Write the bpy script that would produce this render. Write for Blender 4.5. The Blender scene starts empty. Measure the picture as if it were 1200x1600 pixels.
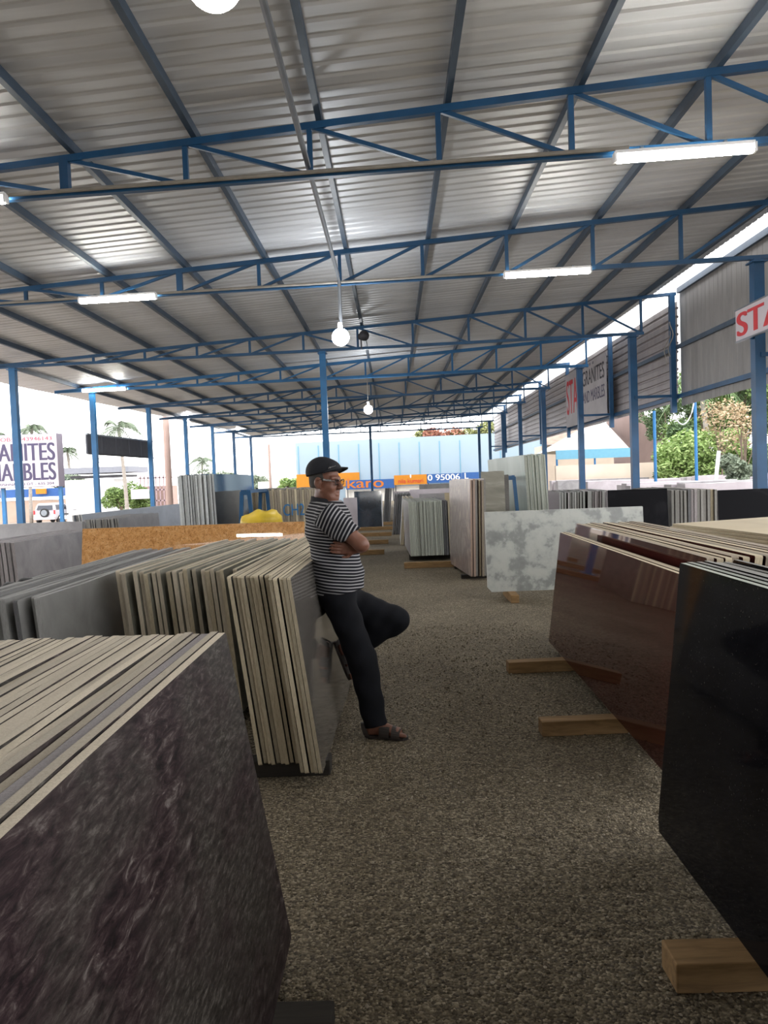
import bpy, bmesh, math, random
import numpy as np
from mathutils import Vector, Matrix, noise as mnoise

S = bpy.context.scene
COL = S.collection
random.seed(7)
rnd = random.Random(11)

# ------------------------------------------------------------------ camera, world, exposure
CAM = Vector((0, 0, 1.55))
CR = Vector((0.99923938, 0.01248775, -0.03694212))
CU = Vector((0.03638179, 0.04245836, 0.9984356))
CW = Vector((-0.01403672, 0.99902019, -0.04197174))
cam_d = bpy.data.cameras.new('camera')
cam_d.sensor_width = 36
cam_d.lens = 27
cam_d.clip_end = 800
cam = bpy.data.objects.new('camera', cam_d)
COL.objects.link(cam)
m3 = Matrix((CR, CU, -CW)).transposed()
cam.matrix_world = Matrix.Translation(CAM) @ m3.to_4x4()
S.camera = cam

SKY = 2.5
BULB_E = 95.0
NEAR_BULB_E = 34.0
TUBE_E = 38.0
S.view_settings.view_transform = 'Standard'
S.view_settings.look = 'None'
S.view_settings.gamma = 1
S.view_settings.use_curve_mapping = False
S.view_settings.exposure = 0.8
w = bpy.data.worlds.new('overcast_sky')
S.world = w
w.use_nodes = True
wn = w.node_tree.nodes
wn['Background'].inputs[0].default_value = (0.985, 0.985, 0.99, 1)
wn['Background'].inputs[1].default_value = SKY


def at(px, py, y):
    """world point at depth y (metres ahead) seen at a pixel of the 1200x1600 frame"""
    d = CW + CR * ((px - 600) / 1200) - CU * ((py - 800) / 1200)
    return CAM + d * (y / d.y)


# ------------------------------------------------------------------ materials
def nt(name):
    m = bpy.data.materials.new(name)
    m.use_nodes = True
    t = m.node_tree
    b = t.nodes['Principled BSDF']
    return m, t, t.nodes, t.links, b


def ramp(nodes, stops, interp='LINEAR'):
    r = nodes.new('ShaderNodeValToRGB')
    r.color_ramp.interpolation = interp
    els = r.color_ramp.elements
    while len(els) < len(stops):
        els.new(0.5)
    for e, (p, c) in zip(els, stops):
        e.position = p
        e.color = (c[0], c[1], c[2], 1)
    return r


def coords(t, stretch=(1, 1, 1), rot=(0, 0, 0), jitter=True):
    n, l = t.nodes, t.links
    tc = n.new('ShaderNodeTexCoord')
    mp = n.new('ShaderNodeMapping')
    mp.inputs['Scale'].default_value = stretch
    mp.inputs['Rotation'].default_value = rot
    l.new(tc.outputs['Object'], mp.inputs['Vector'])
    if jitter:
        oi = n.new('ShaderNodeObjectInfo')
        mu = n.new('ShaderNodeMath')
        mu.operation = 'MULTIPLY'
        mu.inputs[1].default_value = 37.0
        l.new(oi.outputs['Random'], mu.inputs[0])
        l.new(mu.outputs[0], mp.inputs['Location'])
    return mp


def plain(name, col, rough=0.6, metal=0.0, var=0.12, scale=6.0, bump=0.0, bscale=60.0, spec=0.5):
    m, t, n, l, b = nt(name)
    mp = coords(t)
    tx = n.new('ShaderNodeTexNoise')
    tx.inputs['Scale'].default_value = scale
    tx.inputs['Detail'].default_value = 5
    l.new(mp.outputs[0], tx.inputs['Vector'])
    lo = [max(0, c * (1 - var)) for c in col]
    hi = [min(1, c * (1 + var)) for c in col]
    r = ramp(n, [(0.3, lo), (0.7, hi)])
    l.new(tx.outputs['Fac'], r.inputs[0])
    l.new(r.outputs[0], b.inputs['Base Color'])
    b.inputs['Roughness'].default_value = rough
    b.inputs['Metallic'].default_value = metal
    b.inputs['Specular IOR Level'].default_value = spec
    if bump:
        t2 = n.new('ShaderNodeTexNoise')
        t2.inputs['Scale'].default_value = bscale
        t2.inputs['Detail'].default_value = 4
        l.new(mp.outputs[0], t2.inputs['Vector'])
        bp = n.new('ShaderNodeBump')
        bp.inputs['Strength'].default_value = bump
        bp.inputs['Distance'].default_value = 0.01
        l.new(t2.outputs['Fac'], bp.inputs['Height'])
        l.new(bp.outputs[0], b.inputs['Normal'])
    return m


def glow(name, col, e):
    m, t, n, l, b = nt(name)
    b.inputs['Base Color'].default_value = (1, 1, 1, 1)
    b.inputs['Emission Color'].default_value = (*col, 1)
    b.inputs['Emission Strength'].default_value = e
    return m


def stone(name, stops, scale=3.0, stretch=(1, 1, 1), rot=(0, 0, 0), rough=0.15, detail=9, dist=0.6, speck=None,
          speck_scale=220.0, speck_lo=0.68, bump=0.0, spec=0.5):
    """veined or speckled stone: a warped fractal through a colour ramp, plus mineral flecks"""
    m, t, n, l, b = nt(name)
    mp = coords(t, stretch, rot)
    tx = n.new('ShaderNodeTexNoise')
    tx.inputs['Scale'].default_value = scale
    tx.inputs['Detail'].default_value = detail
    tx.inputs['Roughness'].default_value = 0.62
    tx.inputs['Distortion'].default_value = dist
    l.new(mp.outputs[0], tx.inputs['Vector'])
    r = ramp(n, stops)
    l.new(tx.outputs['Fac'], r.inputs[0])
    out = r.outputs[0]
    if speck:
        mp2 = coords(t)
        t2 = n.new('ShaderNodeTexNoise')
        t2.inputs['Scale'].default_value = speck_scale
        t2.inputs['Detail'].default_value = 2
        l.new(mp2.outputs[0], t2.inputs['Vector'])
        r2 = ramp(n, [(speck_lo - 0.08, (0, 0, 0)), (speck_lo, (1, 1, 1))])
        l.new(t2.outputs['Fac'], r2.inputs[0])
        mx = n.new('ShaderNodeMixRGB')
        l.new(r2.outputs[0], mx.inputs['Fac'])
        l.new(out, mx.inputs[1])
        mx.inputs[2].default_value = (*speck, 1)
        out = mx.outputs[0]
    l.new(out, b.inputs['Base Color'])
    b.inputs['Roughness'].default_value = rough
    b.inputs['Specular IOR Level'].default_value = spec
    if bump:
        bp = n.new('ShaderNodeBump')
        bp.inputs['Strength'].default_value = bump
        bp.inputs['Distance'].default_value = 0.004
        l.new(tx.outputs['Fac'], bp.inputs['Height'])
        l.new(bp.outputs[0], b.inputs['Normal'])
    return m


def cloudy_stone():
    m, t, n, l, b = nt('purplish_brown_granite')
    mp = coords(t, (1, 0.9, 3.6), (math.radians(-40), 0, 0))
    outs = []
    for sc_, det, dis, stops in ((12.0, 10, 0.7, [(0.38, (0.006, 0.004, 0.005)), (0.49, (0.024, 0.014, 0.016)), (0.57, (0.050, 0.036, 0.036)), (0.70, (0.17, 0.15, 0.14))]),
                                 (24.0, 12, 0.4, [(0.36, (0.012, 0.010, 0.009)), (0.52, (0.042, 0.036, 0.032)), (0.70, (0.14, 0.128, 0.114))])):
        tx = n.new('ShaderNodeTexNoise')
        tx.inputs['Scale'].default_value = sc_
        tx.inputs['Detail'].default_value = det
        tx.inputs['Roughness'].default_value = 0.74
        tx.inputs['Distortion'].default_value = dis
        l.new(mp.outputs[0], tx.inputs['Vector'])
        r = ramp(n, stops)
        l.new(tx.outputs['Fac'], r.inputs[0])
        outs.append((tx, r))
    mp2 = coords(t, (1, 1, 1.6), (math.radians(-40), 0, 0))
    bg = n.new('ShaderNodeTexNoise')
    bg.inputs['Scale'].default_value = 1.7
    bg.inputs['Detail'].default_value = 5
    l.new(mp2.outputs[0], bg.inputs['Vector'])
    rb = ramp(n, [(0.44, (0, 0, 0)), (0.62, (1, 1, 1))])
    l.new(bg.outputs['Fac'], rb.inputs[0])
    mx = n.new('ShaderNodeMixRGB')
    l.new(rb.outputs[0], mx.inputs['Fac'])
    l.new(outs[0][1].outputs[0], mx.inputs[1])
    l.new(outs[1][1].outputs[0], mx.inputs[2])
    l.new(mx.outputs[0], b.inputs['Base Color'])
    b.inputs['Roughness'].default_value = 0.5
    b.inputs['Specular IOR Level'].default_value = 0.15
    bp = n.new('ShaderNodeBump')
    bp.inputs['Strength'].default_value = 0.15
    bp.inputs['Distance'].default_value = 0.003
    l.new(outs[0][0].outputs['Fac'], bp.inputs['Height'])
    l.new(bp.outputs[0], b.inputs['Normal'])
    return m


def edge(name, col, col2, streak=(9, 9, 1.2)):
    """rough saw-cut slab edge: streaks along the cut, its own tint for every slab"""
    m, t, n, l, b = nt(name)
    mp = coords(t, streak)
    tx = n.new('ShaderNodeTexNoise')
    tx.inputs['Scale'].default_value = 24
    tx.inputs['Detail'].default_value = 8
    tx.inputs['Roughness'].default_value = 0.7
    l.new(mp.outputs[0], tx.inputs['Vector'])
    r = ramp(n, [(0.28, col2), (0.62, col)])
    l.new(tx.outputs['Fac'], r.inputs[0])
    oi = n.new('ShaderNodeObjectInfo')
    hv = n.new('ShaderNodeHueSaturation')
    mr = n.new('ShaderNodeMapRange')
    mr.inputs['To Min'].default_value = 0.72
    mr.inputs['To Max'].default_value = 1.18
    l.new(oi.outputs['Random'], mr.inputs['Value'])
    l.new(mr.outputs[0], hv.inputs['Value'])
    l.new(r.outputs[0], hv.inputs['Color'])
    l.new(hv.outputs[0], b.inputs['Base Color'])
    b.inputs['Roughness'].default_value = 0.8
    bp = n.new('ShaderNodeBump')
    bp.inputs['Strength'].default_value = 0.5
    bp.inputs['Distance'].default_value = 0.004
    l.new(tx.outputs['Fac'], bp.inputs['Height'])
    l.new(bp.outputs[0], b.inputs['Normal'])
    return m


def gravel_mat():
    m, t, n, l, b = nt('crushed_gravel')
    mp = coords(t, jitter=False)
    v = n.new('ShaderNodeTexVoronoi')
    v.inputs['Scale'].default_value = 105
    l.new(mp.outputs[0], v.inputs['Vector'])
    sep = n.new('ShaderNodeSeparateColor')
    l.new(v.outputs['Color'], sep.inputs[0])
    r = ramp(n, [(0.0, (0.055, 0.042, 0.026)), (0.35, (0.135, 0.11, 0.072)), (0.7, (0.21, 0.175, 0.118)), (1.0, (0.40, 0.35, 0.26))])
    l.new(sep.outputs[0], r.inputs[0])
    big = n.new('ShaderNodeTexNoise')
    big.inputs['Scale'].default_value = 0.9
    big.inputs['Detail'].default_value = 6
    l.new(mp.outputs[0], big.inputs['Vector'])
    r2 = ramp(n, [(0.3, (0.72, 0.68, 0.62)), (0.7, (1.1, 1.08, 1.05))])
    l.new(big.outputs['Fac'], r2.inputs[0])
    mx = n.new('ShaderNodeMixRGB')
    mx.blend_type = 'MULTIPLY'
    mx.inputs['Fac'].default_value = 1
    l.new(r.outputs[0], mx.inputs[1])
    l.new(r2.outputs[0], mx.inputs[2])
    l.new(mx.outputs[0], b.inputs['Base Color'])
    b.inputs['Roughness'].default_value = 0.85
    inv = n.new('ShaderNodeMath')
    inv.operation = 'SUBTRACT'
    inv.inputs[0].default_value = 1.0
    l.new(v.outputs['Distance'], inv.inputs[1])
    bp = n.new('ShaderNodeBump')
    bp.inputs['Strength'].default_value = 0.9
    bp.inputs['Distance'].default_value = 0.012
    l.new(inv.outputs[0], bp.inputs['Height'])
    l.new(bp.outputs[0], b.inputs['Normal'])
    return m


def stripe_mat():
    """knit fabric: woven-in stripes read from the garment's own measure along its length"""
    m, t, n, l, b = nt('striped_knit')
    a = n.new('ShaderNodeAttribute')
    a.attribute_name = 'stripe'
    mu = n.new('ShaderNodeMath'); mu.operation = 'MULTIPLY'; mu.inputs[1].default_value = 1 / 0.0188
    l.new(a.outputs['Fac'], mu.inputs[0])
    fr = n.new('ShaderNodeMath'); fr.operation = 'FRACT'
    l.new(mu.outputs[0], fr.inputs[0])
    r = ramp(n, [(0.0, (0.008, 0.008, 0.012)), (0.56, (0.008, 0.008, 0.012)), (0.62, (0.30, 0.295, 0.305)), (0.94, (0.30, 0.295, 0.305)), (1.0, (0.008, 0.008, 0.012))])
    l.new(fr.outputs[0], r.inputs[0])
    l.new(r.outputs[0], b.inputs['Base Color'])
    b.inputs['Roughness'].default_value = 0.9
    b.inputs['Specular IOR Level'].default_value = 0.2
    return m


def sheet_mat(name, col, rough=0.38, metal=0.75):
    m, t, n, l, b = nt(name)
    mp = coords(t, (0.5, 4, 1), jitter=False)
    tx = n.new('ShaderNodeTexNoise')
    tx.inputs['Scale'].default_value = 1.3
    tx.inputs['Detail'].default_value = 6
    l.new(mp.outputs[0], tx.inputs['Vector'])
    r = ramp(n, [(0.3, [c * 0.84 for c in col]), (0.7, [min(1, c * 1.1) for c in col])])
    l.new(tx.outputs['Fac'], r.inputs[0])
    l.new(r.outputs[0], b.inputs['Base Color'])
    rr = n.new('ShaderNodeMapRange')
    rr.inputs['To Min'].default_value = rough - 0.06
    rr.inputs['To Max'].default_value = rough + 0.1
    l.new(tx.outputs['Fac'], rr.inputs['Value'])
    l.new(rr.outputs[0], b.inputs['Roughness'])
    b.inputs['Metallic'].default_value = metal
    return m


def lens_mat():
    m, t, n, l, b = nt('spectacle_lens')
    tr_n = n.new('ShaderNodeBsdfTransparent')
    tr_n.inputs['Color'].default_value = (0.86, 0.86, 0.88, 1)
    gl = n.new('ShaderNodeBsdfGlossy')
    gl.inputs['Roughness'].default_value = 0.03
    mx = n.new('ShaderNodeMixShader')
    mx.inputs['Fac'].default_value = 0.10
    l.new(tr_n.outputs[0], mx.inputs[1])
    l.new(gl.outputs[0], mx.inputs[2])
    l.new(mx.outputs[0], n['Material Output'].inputs['Surface'])
    return m


def leaf_mat(name, c1, c2):
    m, t, n, l, b = nt(name)
    g = n.new('ShaderNodeNewGeometry')
    r = ramp(n, [(0.0, c1), (1.0, c2)])
    l.new(g.outputs['Random Per Island'], r.inputs[0])
    l.new(r.outputs[0], b.inputs['Base Color'])
    b.inputs['Roughness'].default_value = 0.7
    b.inputs['Subsurface Weight'].default_value = 0.0
    return m


M = dict(
    gravel=gravel_mat(),
    sand=plain('sandy_ground', (0.36, 0.30, 0.25), 0.95, var=0.25, scale=0.4, bump=0.3, bscale=8),
    road=plain('pale_road', (0.46, 0.42, 0.41), 0.9, var=0.1, scale=0.6),
    roof=sheet_mat('zinc_roof_sheet', (0.655, 0.67, 0.70), 0.45, 0.18),
    wallsheet=sheet_mat('zinc_wall_sheet', (0.33, 0.30, 0.30), 0.42),
    wallgrey=sheet_mat('grey_wall_sheet', (0.29, 0.28, 0.275), 0.55, 0.35),
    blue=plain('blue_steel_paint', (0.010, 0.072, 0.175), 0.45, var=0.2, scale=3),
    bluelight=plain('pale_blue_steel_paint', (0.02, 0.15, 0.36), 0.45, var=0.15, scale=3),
    purlin=plain('grey_blue_purlin_paint', (0.045, 0.075, 0.12), 0.5, var=0.2, scale=3),
    conduit=plain('brown_grey_conduit', (0.27, 0.25, 0.22), 0.5, var=0.2, scale=5),
    steel=plain('galvanised_pipe', (0.22, 0.24, 0.27), 0.35, 0.6, var=0.1),
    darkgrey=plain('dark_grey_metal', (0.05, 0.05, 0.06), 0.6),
    sheetback=plain('dark_board_back', (0.085, 0.09, 0.115), 0.6),
    white=plain('white_paint', (0.78, 0.78, 0.80), 0.6, var=0.04),
    cream=plain('cream_plaster', (0.66, 0.55, 0.45), 0.85, var=0.08, scale=1),
    peach=plain('peach_plaster', (0.48, 0.36, 0.29), 0.85, var=0.08, scale=1),
    palewall=plain('pale_cladding', (0.33, 0.43, 0.52), 0.6, var=0.03, scale=0.5),
    yellow=plain('amber_paint', (0.56, 0.21, 0.01), 0.6, var=0.05),
    bannerblue=plain('blue_banner', (0.025, 0.10, 0.32), 0.6, var=0.05),
    red=plain('red_lettering', (0.55, 0.02, 0.03), 0.6, var=0.05),
    black=plain('black_lettering', (0.02, 0.018, 0.03), 0.6, var=0.05),
    lettergrey=plain('slate_lettering', (0.055, 0.045, 0.10), 0.6, var=0.05),
    pinkred=plain('pink_red_lettering', (0.65, 0.06, 0.10), 0.6, var=0.05),
    orange=plain('orange_lettering', (0.55, 0.16, 0.02), 0.6, var=0.05),
    signpanel=plain('white_sign_panel', (0.56, 0.51, 0.56), 0.5, var=0.03),
    bannercloth=plain('grey_white_banner_cloth', (0.42, 0.40, 0.42), 0.6, var=0.12, scale=1.5),
    signside=plain('mauve_sign_side', (0.20, 0.17, 0.22), 0.6, var=0.05),
    wood=stone('sawn_timber', [(0.25, (0.14, 0.08, 0.03)), (0.7, (0.33, 0.20, 0.085))], 4, (1.2, 9, 9), rough=0.8, bump=0.3),
    darkwood=stone('blackish_timber', [(0.25, (0.012, 0.01, 0.008)), (0.7, (0.03, 0.024, 0.018))], 4, (1, 8, 8), rough=0.85, bump=0.3),  # near-black tone for timbers under the stacks
    tarp=plain('yellow_tarpaulin', (0.66, 0.46, 0.03), 0.45, var=0.2, scale=4, bump=0.5, bscale=12),
    rubber=plain('black_rubber', (0.015, 0.015, 0.018), 0.6),
    skin=plain('brown_skin', (0.18, 0.076, 0.048), 0.5, var=0.1, scale=25, bump=0.1, bscale=140),
    hair=plain('grey_hair', (0.05, 0.045, 0.04), 0.8),
    cap=plain('black_cap_cloth', (0.006, 0.007, 0.012), 0.85, var=0.2, scale=30),
    denim=plain('dark_trouser_cloth', (0.0035, 0.004, 0.0065), 0.9, var=0.3, scale=10, spec=0.25),
    knit=stripe_mat(),
    collar=plain('black_collar_knit', (0.01, 0.01, 0.014), 0.9),
    leather=plain('dark_sandal_leather', (0.022, 0.015, 0.012), 0.6),
    frame=plain('black_spectacle_frame', (0.01, 0.01, 0.01), 0.3),
    silver=plain('silver_temple', (0.7, 0.7, 0.72), 0.25, 0.9, var=0.03),
    tyre=plain('tyre_rubber', (0.02, 0.02, 0.022), 0.8),
    carpaint=plain('white_car_paint', (0.46, 0.44, 0.48), 0.3, var=0.02),
    carglass=plain('dark_car_glass', (0.03, 0.035, 0.05), 0.08, var=0.05),
    tail=plain('red_tail_lamp', (0.6, 0.02, 0.03), 0.3),
    bark=plain('tree_bark', (0.16, 0.12, 0.09), 0.9, var=0.25),
    palmbark=plain('palm_bark', (0.30, 0.27, 0.24), 0.9, var=0.2),
    rock=stone('granite_boulder', [(0.25, (0.13, 0.09, 0.08)), (0.75, (0.25, 0.18, 0.165))], 0.35, (1, 1, 0.25), rough=0.9, bump=0.5),
    concrete=plain('pinkish_concrete', (0.38, 0.27, 0.235), 0.9, var=0.08, scale=2),
    greybuilding=plain('grey_roof_sheet', (0.22, 0.23, 0.27), 0.7, var=0.06),
    scaffold=plain('faded_scaffold', (0.34, 0.25, 0.26), 0.8),
    skyblue=plain('sky_blue_awning', (0.14, 0.36, 0.50), 0.6, var=0.04),
    tent=plain('white_tent_cloth', (0.76, 0.74, 0.70), 0.7, var=0.04),
    tile=plain('brown_roof_tile', (0.30, 0.20, 0.16), 0.85, var=0.2, scale=3),
    leaf=leaf_mat('green_leaves', (0.075, 0.13, 0.035), (0.26, 0.38, 0.12)),
    leaflight=leaf_mat('light_green_leaves', (0.17, 0.28, 0.07), (0.40, 0.52, 0.20)),
    leafdark=leaf_mat('dark_green_leaves', (0.045, 0.085, 0.04), (0.15, 0.23, 0.10)),
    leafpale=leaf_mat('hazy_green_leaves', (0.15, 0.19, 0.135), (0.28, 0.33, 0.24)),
    leafrust=leaf_mat('rust_red_leaves', (0.20, 0.07, 0.045), (0.44, 0.20, 0.13)),
    leafdry=leaf_mat('dry_tan_leaves', (0.30, 0.22, 0.12), (0.56, 0.43, 0.28)),
    leafolive=leaf_mat('olive_leaves', (0.13, 0.15, 0.045), (0.30, 0.31, 0.12)),
    palmleaf=leaf_mat('palm_leaflets', (0.08, 0.115, 0.07), (0.18, 0.22, 0.15)),
    palmleafdark=leaf_mat('deep_palm_leaflets', (0.05, 0.10, 0.035), (0.17, 0.25, 0.10)),
    lens=lens_mat(),
    eyewhite=plain('eye_white', (0.5, 0.45, 0.42), 0.4, var=0.03),
    bulb=glow('bulb_glow', (0.95, 0.98, 1.0), BULB_E),
    dimbulb=glow('near_bulb_glow', (1.0, 0.95, 0.86), NEAR_BULB_E),
    tube=glow('tube_glow', (1.0, 0.97, 0.88), TUBE_E),
    pebble=None,
)
m, t, n, l, b = nt('loose_pebble')
g = n.new('ShaderNodeNewGeometry')
r = ramp(n, [(0.0, (0.10, 0.08, 0.052)), (0.4, (0.15, 0.122, 0.082)), (0.85, (0.22, 0.185, 0.13)), (1.0, (0.42, 0.37, 0.29))])
l.new(g.outputs['Random Per Island'], r.inputs[0])
l.new(r.outputs[0], b.inputs['Base Color'])
b.inputs['Roughness'].default_value = 0.85
M['pebble'] = m

ST = dict(
    brown=cloudy_stone(),
    grey=stone('grey_granite', [(0.3, (0.10, 0.095, 0.09)), (0.7, (0.20, 0.19, 0.18))], 2.5, rough=0.12, speck=(0.05, 0.05, 0.05)),
    warm=stone('warm_grey_granite', [(0.3, (0.075, 0.068, 0.060)), (0.7, (0.14, 0.128, 0.115))], 1.5, (1, 0.5, 1), rough=0.09, dist=1.2, spec=0.75),
    slate=stone('slate_grey_granite', [(0.3, (0.17, 0.168, 0.165)), (0.7, (0.27, 0.268, 0.26))], 3, rough=0.3),
    bluegrey=stone('blue_grey_granite', [(0.3, (0.26, 0.28, 0.33)), (0.7, (0.40, 0.43, 0.49))], 1.2, (0.6, 0.6, 2), rough=0.3, dist=1.2),
    purple=stone('maroon_granite', [(0.3, (0.040, 0.010, 0.008)), (0.7, (0.064, 0.017, 0.0135))], 9, rough=0.03, speck=(0.09, 0.03, 0.026), speck_scale=160, spec=0.30),
    black=stone('black_galaxy_granite', [(0.3, (0.004, 0.004, 0.005)), (0.7, (0.010, 0.010, 0.012))], 6, rough=0.06, speck=(0.10, 0.09, 0.08), speck_scale=130, speck_lo=0.76, spec=0.08),
    blackvein=stone('black_veined_granite', [(0.5, (0.004, 0.004, 0.006)), (0.66, (0.012, 0.012, 0.015)), (0.8, (0.14, 0.14, 0.16))], 1.4, (1, 1, 1.6), rough=0.5, dist=1.8, spec=0.08),
    white=stone('cloudy_white_marble', [(0.40, (0.47, 0.485, 0.455)), (0.50, (0.42, 0.435, 0.415)), (0.58, (0.27, 0.285, 0.275)), (0.70, (0.24, 0.25, 0.245))], 4.6, rough=0.25, dist=0.1, detail=4),
    green=stone('pale_green_granite', [(0.3, (0.24, 0.29, 0.26)), (0.7, (0.40, 0.46, 0.42))], 2, (1, 1, 0.3), rough=0.35, dist=0.8),
    orange=stone('orange_speckled_granite', [(0.3, (0.42, 0.19, 0.06)), (0.5, (0.66, 0.34, 0.125)), (0.7, (0.74, 0.44, 0.21))], 22, rough=0.015, speck=(0.30, 0.13, 0.05), speck_scale=90, speck_lo=0.66, spec=0.6),
    pinkvein=stone('pink_veined_granite', [(0.3, (0.34, 0.27, 0.25)), (0.5, (0.22, 0.18, 0.17)), (0.7, (0.42, 0.33, 0.29))], 3, (2.2, 1, 0.7), (0.5, 0, 0), rough=0.25, dist=1.4),
    olive=stone('olive_grey_granite', [(0.3, (0.17, 0.165, 0.135)), (0.55, (0.26, 0.25, 0.205)), (0.7, (0.36, 0.345, 0.29))], 2.0, (0.7, 1, 2.4), rough=0.3, dist=1.3),
    cream=stone('cream_sandstone', [(0.3, (0.46, 0.37, 0.24)), (0.7, (0.60, 0.50, 0.34))], 1.5, rough=0.5),
    darkblue=stone('blue_black_granite', [(0.35, (0.012, 0.018, 0.028)), (0.7, (0.03, 0.042, 0.058))], 3, rough=0.07, spec=0.9),
    mauve=stone('mauve_grey_granite', [(0.3, (0.23, 0.22, 0.23)), (0.7, (0.38, 0.365, 0.375))], 3, rough=0.3),
    pale=stone('pale_mauve_stone', [(0.3, (0.42, 0.37, 0.40)), (0.7, (0.58, 0.53, 0.56))], 1.5, rough=0.5),
)
ED = dict(
    beige=edge('beige_sawn_edge', (0.60, 0.52, 0.375), (0.37, 0.31, 0.21)),
    bright=edge('light_beige_sawn_edge', (0.60, 0.53, 0.42), (0.43, 0.37, 0.28)),
    grey=edge('grey_sawn_edge', (0.33, 0.32, 0.30), (0.20, 0.195, 0.18)),
    dark=edge('dark_sawn_edge', (0.14, 0.14, 0.145), (0.07, 0.07, 0.075)),
    slate=edge('slate_sawn_edge', (0.44, 0.44, 0.43), (0.29, 0.29, 0.285)),
    lilac=edge('lilac_grey_sawn_edge', (0.36, 0.33, 0.335), (0.20, 0.175, 0.18)),
    green=edge('green_grey_sawn_edge', (0.48, 0.505, 0.44), (0.32, 0.34, 0.295)),
    white=edge('white_sawn_edge', (0.62, 0.61, 0.58), (0.46, 0.45, 0.43)),
    pink=edge('pinkish_sawn_edge', (0.50, 0.37, 0.30), (0.36, 0.26, 0.21)),
    pale=edge('pale_mauve_sawn_edge', (0.56, 0.52, 0.54), (0.38, 0.35, 0.37)),
    bluegrey=edge('blue_grey_sawn_edge', (0.60, 0.63, 0.63), (0.38, 0.40, 0.41)),
    tan=edge('tan_sawn_edge', (0.36, 0.305, 0.235), (0.22, 0.18, 0.135)),
)


# ------------------------------------------------------------------ mesh builder and naming
def tag(o, label=None, cat=None, group=None, kind=None):
    if label: o['label'] = label
    if cat: o['category'] = cat
    if group: o['group'] = group
    if kind: o['kind'] = kind
    return o


def link_mesh(name, verts, faces, mats, mi=None, parent=None, smooth=False, base=True):
    me = bpy.data.meshes.new(name)
    org = Vector((0, 0, 0))
    if parent is None and base and len(verts):
        a = np.asarray([tuple(v) for v in verts], float)
        org = Vector(((a[:, 0].min() + a[:, 0].max()) / 2, (a[:, 1].min() + a[:, 1].max()) / 2, a[:, 2].min()))
        verts = [Vector(v) - org for v in verts]
    me.from_pydata([tuple(v) for v in verts], [], faces)
    for mm in (mats if isinstance(mats, (list, tuple)) else [mats]):
        me.materials.append(mm)
    if mi is not None:
        me.polygons.foreach_set('material_index', mi)
    if smooth:
        me.polygons.foreach_set('use_smooth', [True] * len(me.polygons))
    me.update()
    o = bpy.data.objects.new(name, me)
    COL.objects.link(o)
    if parent is not None:
        o.parent = parent
        o.matrix_parent_inverse = inv_of(parent)
    else:
        o.location = org
    return o


def inv_of(p):
    """inverse of a parent's own placing (all parents here are placed by location only)"""
    loc = Vector((0, 0, 0))
    q = p
    while q is not None:
        if q.parent is None:
            loc += q.location
        q = q.parent
    return Matrix.Translation(-loc) if p.parent is None else Matrix.Identity(4)


def empty(name, loc, label, cat, group=None, kind=None):
    o = bpy.data.objects.new(name, None)
    o.empty_display_size = 0.1
    o.location = loc
    COL.objects.link(o)
    return tag(o, label, cat, group, kind)


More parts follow.
